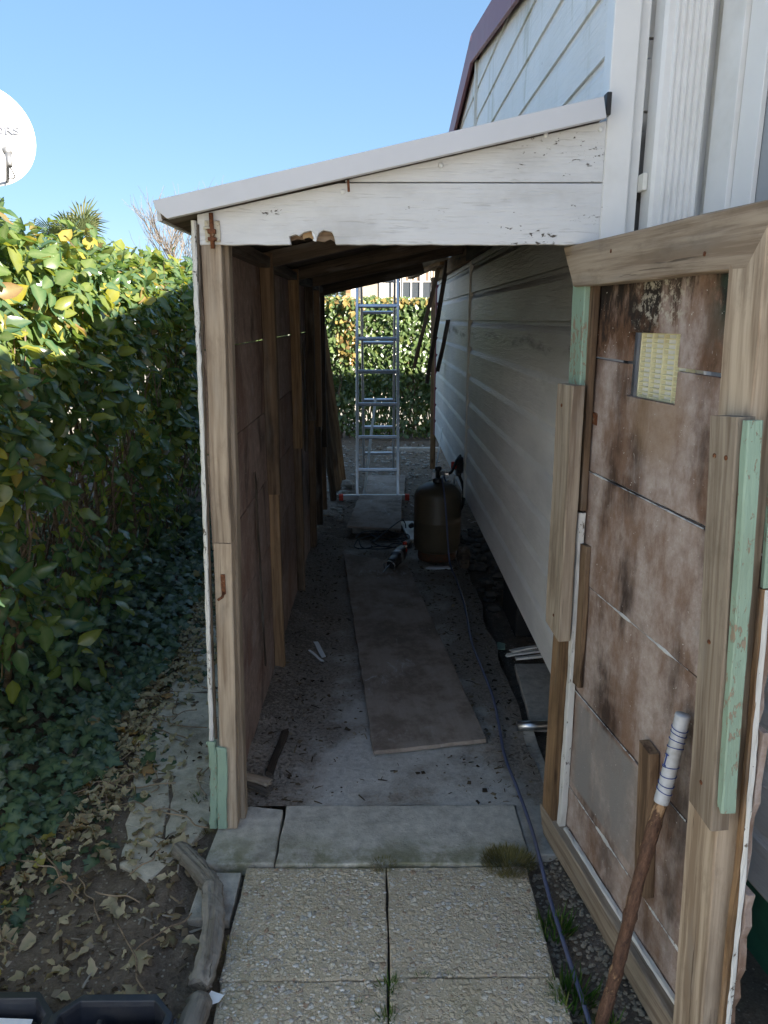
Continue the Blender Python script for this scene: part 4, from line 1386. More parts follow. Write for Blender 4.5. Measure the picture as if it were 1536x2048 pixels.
tag(bb, 'concrete block under the short board before the ladder', 'block')
quad_board('plywood_board', [(-.16, 6.46), (.225, 6.44), (.27, 7.42), (-.105, 7.45)], .012, .014, M['ply'], 'flat grey board on the ground behind the ladder bar', 'board')
quad_board('offcut', [(.44, 5.95), (.56, 5.80), (.585, 6.55), (.50, 6.70)], .10, .012, M['ply_pale'], 'pale plywood offcut leaning at the wall behind the gas cylinder', 'offcut', (-.06, .0, .12, .10))

# ------------------------------------------------------------------ gas cylinder, hoses, regulator
GX, GY = .385, 4.725
gas = thing('gas_cylinder', (GX, GY, .0), 'brown steel gas cylinder with black valve standing beside the siding', 'gas cylinder')
lathe('foot_ring', [(.118, .012), (.124, .012), (.127, .03), (.124, .078), (.10, .085)], (GX, GY, .002), M['bottle_foot'], gas, 40)
prof = [(.08, .066), (.128, .070), (.146, .082), (.154, .105), (.1545, .265), (.1565, .272), (.1565, .279), (.1545, .286), (.1545, .435)]
for i in range(1, 11):
    a = i / 10 * math.pi / 2
    prof.append((.154 * math.cos(a) if i < 10 else .018, .435 + .092 * math.sin(a)))
lathe('body', prof, (GX, GY, .002), M['bottle'], gas, 56)
lathe('valve_collar', [(.030, .515), (.034, .520), (.034, .548), (.028, .552), (.006, .553)], (GX, GY, .002), M['black_plastic'], gas, 18)
valve = lathe('valve', [(.014, .550), (.014, .60), (.022, .602), (.022, .622), (.015, .626), (.002, .627)], (GX, GY, .002), M['black_plastic'], gas, 14)
tube('outlet', [(GX + .008, GY - .005, .585), (GX + .045, GY - .012, .583)], [.011, .010], M['grey_metal'], valve, 10)
tube('outlet_nut', [(GX + .045, GY - .012, .583), (GX + .066, GY - .014, .582)], .0145, M['steel'], valve, 6, smooth=False)
prism('paper_tag', [(0, 0), (.012, -.008), (.022, .004), (.016, .034), (.004, .036)], (GX - .040, GY - .012, .556), (1, 0, 0), (0, 0, 1), .001, M['paper'], gas, 0)
hoses = thing('gas_hose', (GX + .07, GY, .58), 'black rubber gas hose from the cylinder valve to the wall regulator', 'hose')
tube('hose', smooth_path([(GX + .064, GY - .014, .582), (GX + .09, GY + .0, .600), (GX + .125, GY + .06, .655), (GX + .155, GY + .16, .668), (.552, 4.98, .650)], 8), .0095, M['rubber'], hoses, 10)
reg = thing('gas_regulator', (.56, 5.0, .50), 'dark gas regulator with red knob fixed to the siding above the gas cylinder', 'regulator')
RW = Matrix.Translation((.548, 5.0, .585)) @ Matrix.Rotation(R(-90), 4, 'Y')
lathe('body', [(.052, -.026), (.058, -.02), (.058, -.004), (.064, -.002), (.064, .006), (.05, .012), (.034, .026), (.004, .028)], None, M['grey_dark'], reg, 22, RW)
box('block', (.527, 4.955, .515), (.562, 5.03, .60), M['black_plastic'], reg, .006)
lathe('red_knob', [(.026, 0), (.027, .03), (.024, .034), (.002, .035)], None, M['red_plastic'], reg, 16, Matrix.Translation((.528, 4.985, .585)) @ Matrix.Rotation(R(-90), 4, 'Y'))
low_hose = tube('gas_hose', smooth_path([(.548, 4.97, .52), (.565, 4.90, .47), (.570, 4.86, .40), (.560, 4.86, .33), (.53, 4.88, .28), (.495, 4.90, .262)], 8), .0105, M['rubber'], None, 10)
tag(low_hose, 'black hose curving down from the red-knobbed regulator', 'hose')
cp = tube('copper_pipe', smooth_path([(.52, 4.99, .515), (.515, 5.0, .40), (.50, 5.0, .28), (.53, 5.05, .15), (.58, 5.2, .08)], 6), .007, M['pvc_old'], None, 8)
tag(cp, 'thin pale pipe hanging below the regulator behind the gas cylinder', 'pipe')
rod = tube('thin_rod', [(.385, 5.02, .50), (.575, 6.7, .60)], .0055, M['pvc_old'], None, 6)
tag(rod, 'thin pale rod leaning from the gas cylinder back to the siding', 'rod')

# ------------------------------------------------------------------ ladder
ladder = thing('ladder', (-.01, 6.75, 0), 'tall aluminium double ladder with red-capped foot bar behind the lean-to', 'ladder')
APEX = Vector((-.005, 7.15, 2.9))
def ladder_section(yb, half, zr, mat, x0, front):
    b = Vector((x0, yb, .03 if front else 0.0))
    up = (APEX - b).normalized()
    for s in (-1, 1):
        p0 = b + Vector((s * half, 0, 0))
        p1 = p0 + up * 2.72
        plank('rail', p0, p1, .024, .062 if front else .055, M[mat], ladder, face=(0, -1, 0), seg=4, jit=.0003, ch=.004)
        for z in zr:
            p = p0 + up * ((z - b.z) / up.z)
            W = axes(p + Vector((-s * .0 + s * .013, -.0, 0)), (0, 0, 1), (0, 1, 0), (s * 1.0, 0, 0))
            lathe('rivet', [(.009, 0), (.007, .002), (.001, .003)], None, M['alu'], ladder, 8, W)
    for z in zr:
        p = b + up * ((z - b.z) / up.z)
        plank('rung', p - Vector((half - .012, 0, 0)), p + Vector((half - .012, 0, 0)), .030, .030, M[mat], ladder, face=up.cross(Vector((1, 0, 0))), seg=3, jit=.0002, ch=.006)
ladder_section(6.42, .180, [.258 + .2807 * i for i in range(8)], 'alu', -.010, True)
ladder_section(7.86, .158, [.171 + .288 * i for i in range(8)], 'alu', .0, False)
bar = plank('foot_bar', (-.315, 6.40, .028), (.235, 6.40, .028), .05, .034, M['alu'], ladder, face=(0, -1, 0), seg=3, jit=.0002, ch=.004)
for (a, b) in ((-.350, -.312), (.232, .270)):
    plank('end_cap', (a, 6.40, .027), (b, 6.40, .027), .056, .042, M['red_plastic'], bar, face=(0, -1, 0), seg=2, jit=.0003, ch=.006)
plank('strap', (-.03, 6.98, .84), (-.13, 6.50, .0), .024, .003, M['pvc_old'], ladder, face=(0, -1, 0), seg=5)

# planks leaning at the rear end of the left wall
for k, (x0, y0, x1, y1, z1, w, m, lab) in enumerate((
        (-.355, 7.15, -.455, 6.10, 1.50, .085, 'wood_warm', 'widest brown plank leaning at the rear end of the left wall'),
        (-.385, 6.85, -.462, 6.08, 1.42, .060, 'wood_brown', 'middle brown plank leaning at the rear end of the left wall'),
        (-.400, 6.45, -.470, 6.06, 1.10, .060, 'wood_dark', 'short dark plank leaning at the rear end of the left wall'))):
    tag(plank('leaning_plank', (x0, y0, -.01), (x1, y1, z1), w, .022, M[m], None, face=(.55, -.83, 0)), lab, 'plank')

# ------------------------------------------------------------------ saw, cables
SN, STL = Vector((.075, 4.42, .07)), Vector((.215, 4.84, .085))
saw = thing('reciprocating_saw', (.14, 4.6, .03), 'black reciprocating saw with bare blade lying on the long plywood board', 'saw')
sx = (STL - SN).normalized()
sz = Vector((0, 0, 1))
sy = sz.cross(sx).normalized()
def loft(name, secs, mat, parent, sides=14):
    v, f = [], []
    for (t, w, h, dz) in secs:
        for k in range(sides):
            a = 2 * math.pi * k / sides
            ca, sa = math.cos(a), math.sin(a)
            q = .55
            v.append((t, math.copysign(abs(ca) ** q, ca) * w, math.copysign(abs(sa) ** q, sa) * h + dz))
    for i in range(len(secs) - 1):
        for k in range(sides):
            a, b = i * sides + k, i * sides + (k + 1) % sides
            f.append((a, b, b + sides, a + sides))
    f.append(tuple(range(sides - 1, -1, -1)))
    f.append(tuple(range((len(secs) - 1) * sides, len(secs) * sides)))
    return mesh(name, v, f, mat, parent, axes(SN, sx, sy, sz), True)
loft('body', [(-.005, .022, .024, 0), (.01, .030, .030, 0), (.07, .034, .034, 0), (.085, .030, .031, 0), (.10, .036, .038, .002), (.20, .038, .042, .004), (.24, .034, .038, .006), (.28, .026, .030, .008), (.30, .022, .024, .010)], M['black_plastic'], saw)
loft('handle', [(.29, .020, .022, .010), (.33, .018, .020, .018), (.38, .019, .024, .014), (.41, .022, .032, .004), (.425, .014, .024, .002)], M['rubber'], saw)
loft('grey_band', [(.118, .0375, .0395, .003), (.124, .039, .041, .003), (.150, .0395, .042, .003), (.156, .038, .041, .003)], M['grey_metal'], saw)
loft('red_switch', [(.298, .012, .010, .040), (.305, .013, .012, .040), (.320, .013, .010, .042)], M['red_plastic'], saw, 10)
loft('red_switch', [(.215, .0395, .012, .02), (.222, .0405, .014, .02), (.240, .040, .014, .02), (.246, .037, .012, .02)], M['red_plastic'], saw, 10)
def sp(t, y, z):
    return SN + sx * t + sy * y + sz * z
tube('shoe', smooth_path([sp(-.02, -.03, -.028), sp(-.035, -.034, .012), sp(-.03, 0, .030), sp(-.035, .034, .012), sp(-.02, .03, -.028)], 5), .0035, M['steel'], saw, 6)
bl = [(0, -.009), (-.03, -.010), (-.09, -.008), (-.150, .000), (-.148, .004), (-.02, .010), (0, .010)]
teeth = []
for i in range(24):
    a = -.145 + i * .006
    teeth += [(a, -.0015 - .009 * (i / 24) ** .7), (a + .003, -.0045 - .009 * (i / 24) ** .7)]
bp = teeth + [(0, -.008), (0, .010), (-.02, .010), (-.148, .004)]
W = axes(sp(0, 0, -.004), sx, sz, sy)
kk = len(bp)
mesh('blade', [(a, b, .0) for a, b in bp] + [(a, b, .0012) for a, b in bp], [tuple(range(kk)), tuple(range(2 * kk - 1, kk - 1, -1))] + [(i, (i + 1) % kk, (i + 1) % kk + kk, i + kk) for i in range(kk)], M['steel'], saw, W)
# the saw's own cable, heaped in loops
cab = []
rn = random.Random(3)
cx, cy = .03, 5.02
cab += [tuple(sp(.42, 0, .0)), (.24, 4.98, .03)]
for i in range(46):
    a = i * .62
    rx, ry = .14 + rn.uniform(-.05, .06), .15 + rn.uniform(-.05, .05)
    cab.append((cx + .06 * math.sin(i * .3) + rx * math.cos(a), cy + .07 * math.cos(i * .21) + ry * math.sin(a), .026 + .010 * (i % 5) / 5 + rn.uniform(0, .025)))
cab += [(.15, 5.25, .12), (.19, 5.30, .10), (.20, 5.28, .06)]
cb = tube('saw_cable', smooth_path(cab, 5), .0042, M['rubber'], None, 6)
tag(cb, 'black cable heaped in loose loops behind the saw', 'cable')
plug = lathe('cable_plug', [(.008, 0), (.016, .006), (.019, .02), (.019, .036), (.012, .042), (.002, .043)], None, M['black_plastic'], None, 12, Matrix.Translation((.225, 5.36, .045)) @ Matrix.Rotation(R(60), 4, 'Y'))
tag(plug, 'round black plug lying by the cable loops', 'plug')
wp = box('white_tray', (.19, 5.12, .0), (.30, 5.62, .022), M['pvc_old'], None, .004, .12)
tag(wp, 'flat off-white plastic piece left of the gas cylinder', 'offcut')
ext = [(.475, 1.0, .012), (.474, 1.34, .012), (.470, 1.55, .010), (.468, 1.72, .010), (.470, 1.85, .018), (.472, 2.0, .020), (.466, 2.2, .016), (.456, 2.39, .014), (.468, 2.60, .013), (.478, 2.83, .013), (.468, 3.1, .012), (.457, 3.375, .012),
       (.470, 3.7, .012), (.478, 3.98, .012), (.472, 4.3, .012), (.462, 4.50, .016), (.452, 4.553, .06), (.440, 4.566, .20), (.428, 4.566, .34), (.418, 4.575, .45), (.412, 4.63, .515), (.412, 4.70, .55), (.43, 4.80, .545), (.47, 4.95, .42), (.50, 5.1, .2), (.52, 5.3, .03)]
ec = tube('extension_cord', smooth_path(ext, 6), .0058, M['cord_blue'], None, 8)
tag(ec, 'blue-grey extension cord running along the floor and over the gas cylinder', 'cord')

# ------------------------------------------------------------------ debris inside
def chip(name, c, L, w, t, ang, mat, label, cat, tilt=0.0, group=None):
    d = Vector((math.cos(ang), math.sin(ang), tilt))
    o = plank(name, Vector(c) - d * L / 2, Vector(c) + d * L / 2, w, t, M[mat], None, face=(0, 0, 1), seg=4, jit=.0018, rag=.02, rag0=.015, ch=min(.0015, t / 3))
    return tag(o, label, cat, group)
chip('paint_strip', (-.285, 3.30, .016), .20, .022, .003, R(108), 'white_chip', 'long white paint strip lying left of the plywood board', 'paint strip')
chip('paint_strip', (-.30, 3.24, .012), .15, .012, .003, R(125), 'white_chip', 'thin white sliver crossing the longer paint strip', 'paint strip', .03)
chip('wood_splinter', (-.37, 2.42, .022), .30, .026, .012, R(86), 'wood_dark', 'dark narrow lath by the left wall base', 'lath')
chip('wood_splinter', (-.42, 2.235, .030), .13, .030, .012, R(-22), 'wood_pale', 'pale wood splinter beside the green-footed post', 'splinter')
chip('wood_splinter', (-.415, 2.20, .020), .12, .022, .010, R(-34), 'bark', 'mossy wood splinter beneath the pale one by the green-footed post', 'splinter')
chip('green_chip', (.605, 3.40, -.018), .085, .040, .004, R(75), 'green_paint', 'pale green paint chip on the dark soil under the home', 'paint chip', .02)
for k, (dy, an, zc) in enumerate(((0, 14, .025), (.03, 17, .035), (-.03, 11, .02))):
    chip('white_lath', (.70 + .02 * k, 3.235 + dy, zc), .22, .022, .010, R(an), 'white_old', ('lowest', 'middle', 'topmost')[(0, 2, 1)[k]] + ' of three white laths poking out under the siding', 'lath', .03)
pp = tube('pipe_stub', [(.535, 2.585, .022), (.66, 2.59, .022)], .019, M['alu'], None, 16)
tag(pp, 'short grey pipe lying by the foot of the open door', 'pipe')
for (c, s, sd, m, lab, cat) in (((.545, 4.55, .07), (.05, .035, .10), 5, 'wood_dark', 'dark broken brick standing right of the gas cylinder', 'brick'),
                                ((-.325, 6.55, .02), (.06, .05, .045), 6, 'stone', 'pale stone near the left end of the ladder bar', 'stone'),
                                ((-.30, 6.95, .03), (.08, .06, .05), 7, 'stone', 'large pale stone behind the leaning planks', 'stone'),
                                ((.39, 4.53, .005), (.11, .03, .010), 8, 'white_chip', 'crumbled white plaster under the gas cylinder foot', 'plaster')):
    tag(rock('broken_brick' if cat == 'brick' else cat, c, s, M[m], None, sd), lab, cat)
ks = box('kerb', (.10, 8.95, -.05), (.75, 9.03, .035), M['concrete'], None, .008)
tag(ks, 'pale concrete edging on the ground before the rear hedge', 'kerb')

# ------------------------------------------------------------------ hedge on the left
TM = [leaf_template(.64, 5, .22, .16, .05, 1), leaf_template(.56, 5, .35, .34, .06, 2), leaf_template(.70, 5, .12, .08, .07, 3), leaf_template(.48, 5, .6, .26, .05, 4), leaf_template(.62, 5, -.18, .30, .07, 5), leaf_template(.58, 5, .28, -.12, .06, 6)]
TINTS = [.04, .14, .24, .34, .44, .54, .64, .72, .78, .85, .93, 1.0]
HX, HTOP = -1.27, 1.90
def twigs(name, segs, mat, parent, sides=4):
    V, F = [], []
    for pts, r in segs:
        v, f = tube_data(pts, r, sides)
        o = len(V)
        V += v
        F += [tuple(i + o for i in q) for q in f]
    W = WORLD[parent.name]
    inv = W.inverted()
    o = mesh(name, [inv @ Vector(p) for p in V], F, mat, parent, W)
    o['kind'] = 'stuff'
    return o
hedge = thing('hedge', (-1.8, 3.5, 0), 'tall glossy green hedge on the left, its top lit yellow by the sun', 'hedge')
def hedge_leaves(n):
    y = RNG.uniform(.75, 6.8, n)
    face = RNG.random(n) < .70
    z = np.where(face, RNG.uniform(.10, HTOP, n), 0)
    bump = np.array([.15 * nz(a, b, 1.9) + .09 * nz(a, b, 5.1, 4) for a, b in zip(y, z)])
    depth = np.abs(RNG.normal(0, .09, n)) + (RNG.random(n) < .35) * RNG.uniform(0, .75, n)
    topz = np.array([.08 * nz(a, 3.3, 1.5) + .08 * nz(a, 9.3, 5) for a in y]) + RNG.random(n) ** 6 * .12
    x = HX + bump - depth
    # round the top edge over
    rd = np.clip((z - (HTOP - .28)) / .28, 0, 1)
    x = x - rd ** 2 * .22
    nrm = np.stack([np.ones(n), np.zeros(n), .15 + rd * 1.0], 1)
    xt = RNG.uniform(HX - 1.0, HX - .12, n)
    x = np.where(face, x, xt)
    z = np.where(face, z + topz * rd, HTOP + topz - depth * .9 + .03 * RNG.normal(size=n) - np.clip((xt - (HX - .35)) / .25, 0, 1) ** 2 * .10)
    nrm[~face] = (.25, -.1, 1)
    keep = (RNG.random(n) < np.clip((z - .15) / .75, .12, 1)) & (z > .05)
    # ragged hollows
    hol = np.array([nz(a, b, 1.9, 7.7) for a, b in zip(y, z)])
    keep &= ~((hol > .20) & face & (z < 1.55) & (RNG.random(n) < .80))
    p = np.stack([x, y, z], 1)[keep]
    nrm = nrm[keep]
    m = len(p)
    tip = nrm * .45 + np.array([0, -.05, -.50]) + unit(m) * .75
    nn = nrm + np.array([.1, -.20, .55]) + unit(m) * .55
    rot = frames(tip, nn)
    size = RNG.uniform(.040, .105, m) * np.where(RNG.random(m) < .12, 1.25, 1.0)
    t = np.clip(RNG.normal(.42, .17, m), .02, .70)
    dry = RNG.random(m)
    near = np.clip((3.0 - p[:, 1]) / 1.2, 0, 1)
    lim = .035 + .05 * (p[:, 2] > 1.45) + .20 * near * (np.abs(p[:, 2] - 1.35) < .45)  # some real dry leaves; the extra yellow paints in the sunlit gold
    t = np.where(dry < lim, RNG.uniform(.76, .97, m), t)
    return p, rot, size, t, depth[keep]
hp, hr, hs, ht, hd = hedge_leaves(29000)
pick = show_largest(hp, hs, 300, np.where(hd < .07, 1.0, .25))
mask = np.ones(len(hp), bool)
mask[pick] = False
POOL = leaf_pool('leaf', TM, TINTS, M['leaf'])
leaf_objects('leaf', POOL, TINTS, hp[pick], hr[pick], hs[pick], ht[pick], hedge)
leaf_cloud('foliage', TM, hp[mask], hr[mask], hs[mask], ht[mask], M['leaf'], hedge, WORLD[hedge.name])
def hedge_twigs(n, y0, y1, x0, depth, ztop):
    segs = []
    for i in range(n):
        y = random.uniform(y0, y1)
        x = x0 - random.uniform(.02, depth)
        z = random.uniform(0, .25)
        p = Vector((x, y, z))
        d = Vector((random.uniform(-.15, .25), random.uniform(-.35, .35), 1)).normalized()
        L = random.uniform(.4, ztop - .1)
        pts, r0 = [p.copy()], random.uniform(.003, .009)
        k = int(L / .09) + 2
        for q in range(k):
            d = (d + Vector((random.uniform(-.22, .26), random.uniform(-.3, .3), random.uniform(-.08, .12)))).normalized()
            p = p + d * .09
            if p.z > ztop:
                break
            p.x = min(p.x, x0 + .04)
            pts.append(p.copy())
            if random.random() < .55:
                e = (d + Vector((random.uniform(-.3, .9), random.uniform(-.8, .8), random.uniform(-.5, .5)))).normalized()
                s = [p + e * t for t in (0, .06, .13)]
                s[2].z -= .02
                s[1].x, s[2].x = min(s[1].x, x0 + .05), min(s[2].x, x0 + .06)
                segs.append((s, [r0 * .45, r0 * .35, .001]))
        if len(pts) > 2:
            segs.append((pts, [r0 * (1 - .75 * a / len(pts)) for a in range(len(pts))]))
    return segs
twigs('twigs', hedge_twigs(260, .8, 6.6, HX - .10, .55, HTOP - .02), M['twig'], hedge)
for k in range(9):                                           # bare stems low down
    y = 1.75 + k * .28 + random.uniform(-.1, .1)
    pts = smooth_path([(HX - .25, y, .0), (HX - .14, y - .05, .28), (HX - .24 + .1 * random.random(), y + random.uniform(-.15, .15), .62), (HX - .2, y + random.uniform(-.2, .2), 1.1)], 5)
    tube('stem', pts, [.016 - .010 * i / len(pts) for i in range(len(pts))], M['twig'], hedge, 6, .08)

# ------------------------------------------------------------------ ivy over the bank
ITM = [ivy_template(i) for i in range(5)]
ITI = [.05, .2, .35, .5, .65, .8, .92, 1.0]
ivy = thing('ivy', (-1.4, 2.8, 0), 'dark green ivy carpet over the ground below the left hedge', 'ivy')
def ivy_edge(y):
    return float(np.interp(y, [.8, 1.3, 1.75, 2.0, 2.3, 2.65, 3.1, 3.6, 4.4, 6], [-1.25, -1.22, -1.12, -1.02, -.97, -1.03, -.985, -1.03, -1.08, -1.1]))
def ivy_leaves(n):
    y = RNG.uniform(1.1, 5.6, n)
    e = np.array([ivy_edge(a) + .05 * nz(a, 1.1, 5) for a in y])
    u = RNG.random(n) ** 1.25
    x = e - u * 1.15
    stray = RNG.random(n) < .035
    x = np.where(stray, e + RNG.random(n) * .22, x)
    gz = np.array([ground_z(a, b) for a, b in zip(x, y)])
    mound = .05 + .07 * np.clip((e - x) / .3, 0, 1) + np.array([.05 * nz(a, b, 4, 2) for a, b in zip(x, y)])
    z = gz + np.maximum(.008, mound * RNG.random(n) ** .5)
    z = np.where(stray, gz + .012, z)
    climb = (RNG.random(n) < .16) & ~stray
    z = np.where(climb & (x < -1.15), z + RNG.random(n) * .35, z)
    p = np.stack([x, y, z], 1)
    tip = np.stack([RNG.normal(.25, .6, n), RNG.normal(-.35, .6, n), RNG.normal(-.35, .25, n)], 1)
    nn = np.stack([RNG.normal(.25, .28, n), RNG.normal(-.35, .28, n), np.ones(n)], 1)
    size = RNG.uniform(.032, .066, n)
    t = np.clip(RNG.normal(.32, .2, n), .02, .85)
    t = np.where(RNG.random(n) < .02, RNG.uniform(.9, 1, n), t)
    return p, frames(tip, nn), size, t, mound, z - gz
ip, ir, isz, it, im, ih = ivy_leaves(7800)
pick = show_largest(ip, isz, 300, np.clip(ih / np.maximum(im, .02), .3, 1.2))
mask = np.ones(len(ip), bool)
mask[pick] = False
leaf_objects('leaf', leaf_pool('ivy_leaf', ITM, ITI, M['ivy']), ITI, ip[pick], ir[pick], isz[pick], it[pick], ivy)
leaf_cloud('foliage', ITM, ip[mask], ir[mask], isz[mask], it[mask], M['ivy'], ivy, WORLD[ivy.name])

# ------------------------------------------------------------------ fallen leaves, litter, twigs, gravel
def crumple(t, seed):
    rn = random.Random(seed)
    v, f, ve = t
    v = v.copy()
    for q in v:
        q[0] *= rn.uniform(.72, 1.2)
        q[1] += rn.uniform(-.06, .06)
        q[2] += rn.uniform(-.10, .12)
    return v, f, ve
DTM = [crumple(leaf_template(w, 6, fo, dr, .12, 20 + k, po), 70 + k) for k, (w, fo, dr, po) in enumerate(((.55, .5, -.22, .75), (.62, -.4, .30, .6), (.42, 1.1, .1, .9), (.52, .2, -.4, .7), (.70, .6, .15, .55), (.36, .9, -.3, .8), (.58, -.2, .5, 1.0)))] + [crumple(ivy_template(31), 90)]
DTI = [.05, .2, .35, .5, .62, .72, .82, .9, 1.0]
def lie(n, xy, size, hz=.006, spread=.35):
    gz = np.array([max(ground_z(a, b), .002 if (-1.02 < a < -.53 and 1.75 < b < 4.7) else -1) for a, b in xy])
    p = np.column_stack([xy, gz + hz + RNG.random(n) * .012])
    an = RNG.uniform(0, 2 * math.pi, n)
    tip = np.stack([np.cos(an), np.sin(an), RNG.normal(0, .15, n)], 1)
    nn = np.stack([RNG.normal(0, spread, n), RNG.normal(0, spread, n), np.ones(n)], 1)
    return p, frames(tip, nn), size
def scatter_dead(n):
    out = []
    while len(out) < n:
        y = random.uniform(1.32, 4.6)
        e = ivy_edge(y)
        if random.random() < .66:
            x = e + random.gauss(.05, .075)
        else:
            x = random.uniform(e - .15, -.53)
            if y > 2.1 and x > -.85 and random.random() < .85:
                continue
        if y < 2.0 and random.random() < .30:
            x = random.uniform(-1.25, -.45)
        if x > -.46 or (x > -.54 and y > 1.85):
            continue
        out.append((x, y))
    return np.array(out)
n = 285
xy = scatter_dead(n)
dp, drt, dsz = lie(n, xy, RNG.uniform(.024, .066, n), spread=.5)
dt = RNG.choice([.05, .15, .25, .35, .42, .55, .7, .82, .9, 1.0], n, p=[.12, .13, .14, .13, .12, .13, .09, .05, .03, .06])
def leaf_words(x, y, size, t):
    col = 'pale tan' if t < .3 else 'straw coloured' if t < .5 else 'brown' if t < .75 else 'orange brown' if t < .86 else 'yellow' if t < .95 else 'dark brown'
    big = 'large' if size > .058 else 'small' if size < .042 else 'medium'
    if y < 1.62:
        at = 'on the soil just beyond the tool case'
    elif y < 2.1:
        at = 'on the bare soil left of the logs' if x > ivy_edge(y) else 'among the nearest ivy'
    elif y < 2.9:
        at = 'on the near part of the broken path' if x > ivy_edge(y) + .1 else 'along the near ivy edge'
    else:
        at = 'on the far part of the broken path' if x > ivy_edge(y) + .1 else 'along the far ivy edge'
    return f'{big} {col} fallen leaf {at}'
for o, q, sz_, t_ in zip(leaf_objects('fallen_leaf', leaf_pool('fallen_leaf', DTM, DTI, M['dead']), DTI, dp, drt, dsz, dt), dp, dsz, dt):
    tag(o, leaf_words(q[0], q[1], sz_, t_), 'leaf', 'fallen leaves on the left')
# crumbs of bark and leaf: too small to count
def crumbs(name, xy, z0, lo, hi, mat, tl, th, label=None):
    n = len(xy)
    tv = [(np.array([(-.5, -.3, 0), (.5, -.4, .05), (.4, .4, 0), (-.4, .3, .08), (0, 0, .28)]), [(0, 1, 4), (1, 2, 4), (2, 3, 4), (3, 0, 4)], np.zeros(5)),
          (np.array([(-.9, -.12, 0), (.9, -.1, .1), (.8, .12, 0), (-.8, .14, .05), (0, 0, .2)]), [(0, 1, 4), (1, 2, 4), (2, 3, 4), (3, 0, 4)], np.zeros(5))]
    p = np.column_stack([xy, z0])
    an = RNG.uniform(0, 2 * math.pi, n)
    tip = np.stack([np.cos(an), np.sin(an), np.zeros(n)], 1)
    nn = np.stack([RNG.normal(0, .25, n), RNG.normal(0, .25, n), np.ones(n)], 1)
    return leaf_cloud(name, tv, p, frames(tip, nn), RNG.uniform(lo, hi, n) * (RNG.random(n) ** 1.5 * .8 + .35), RNG.uniform(tl, th, n) ** 1.2, mat)
m = 3000
xy = np.column_stack([RNG.uniform(-1.35, -.42, m), RNG.uniform(1.05, 4.0, m)])
xy = xy[(RNG.random(m) < np.where((xy[:, 0] > -.88) & (xy[:, 1] > 2.0), .25, 1)) & ~((xy[:, 0] > -.53) & (xy[:, 1] > 1.85))]
gz = np.array([max(ground_z(a, b), .0 if (a > -1.0 and b > 1.75 and a < -.53) else -1) + .004 for a, b in xy])
lit = crumbs('leaf_litter', xy, gz, .008, .030, M['litter'], 0, .9)
tag(lit, 'crumbled leaf and bark litter over the bare soil', 'litter')
m = 4600
xs_, ys_ = RNG.uniform(-.45, .56, m), RNG.uniform(2.14, 5.3, m)
on_board = (ys_ > 2.42) & (ys_ < 4.72) & (xs_ > np.interp(ys_, [2.4, 4.76], [-.03, -.245])) & (xs_ < np.interp(ys_, [2.45, 4.55], [.41, .19]))
ok = ~on_board & (RNG.random(m) < np.where(np.abs(xs_) < .25, .35, 1) * np.where(ys_ < 2.5, .5, 1))
xs_, ys_ = xs_[ok], ys_[ok]
zf = np.array([.004 + (max(0, min(1, (-.27 - a) / .2)) ** 1.3 * .035 if b > 2.3 else 0) for a, b in zip(xs_, ys_)])
dirt = crumbs('floor_debris', np.column_stack([xs_, ys_]), zf, .006, .024, M['litter'], 0, .86)
tag(dirt, 'loose crumbs of wood, mortar and dirt over the shed floor', 'debris')
def stones(name, xy, z0, lo, hi, mat, label, cat):
    V, F = [], []
    for i, (a, b) in enumerate(xy):
        s = random.uniform(lo, hi)
        v, f = rock_data((a, b, z0[i] + s * .3), (s, s * random.uniform(.6, 1), s * random.uniform(.4, .7)), i)
        o = len(V)
        V += v
        F += [tuple(k + o for k in q) for q in f]
    o = mesh(name, V, F, mat)
    o['kind'] = 'stuff'
    return tag(o, label, cat)
m = 1100
xy = np.column_stack([RNG.uniform(.445, .66, m), RNG.uniform(1.05, 1.92, m)])
stones('gravel', xy, [ground_z(a, b) + .002 for a, b in xy], .003, .009, M['gravel'], 'fine gravel strip between the paving and the open door', 'gravel')
m = 130
xy = np.column_stack([RNG.uniform(.50, .85, m), RNG.uniform(3.9, 5.6, m)])
stones('rubble', xy, [ground_z(a, b) for a, b in xy], .012, .055, M['rubble'], 'dark rubble heaped under the home behind the gas cylinder', 'rubble')
m = 420
xy = np.column_stack([RNG.uniform(-.5, .7, m), RNG.uniform(5.4, 9.4, m)])
xy = xy[~((xy[:, 0] > -.26) & (xy[:, 0] < .29) & (xy[:, 1] < 7.5))]
stones('rear_stones', xy, [ground_z(a, b) for a, b in xy], .008, .034, M['stone'], 'scattered stones on the bare ground behind the lean-to', 'stones')
m = 1500
xy = np.column_stack([RNG.uniform(-.9, .9, m), RNG.uniform(5.6, 9.7, m)])
back = crumbs('rear_litter', xy, np.array([ground_z(a, b) + .004 for a, b in xy]), .012, .045, M['litter'], .1, 1.0)
tag(back, 'dry leaf litter over the ground before the rear hedge', 'litter')
xy2 = scatter_dead(1500)
p2, r2, s2 = lie(1500, xy2, RNG.uniform(.016, .05, 1500), .003, .45)
small = leaf_cloud('small_leaves', DTM, p2, r2, s2, RNG.choice([.05, .15, .25, .35, .5, .62, 1.0], 1500), M['dead'])
tag(small, 'small dry leaves strewn thickly along the edge of the ivy', 'leaves')
rn = random.Random(11)
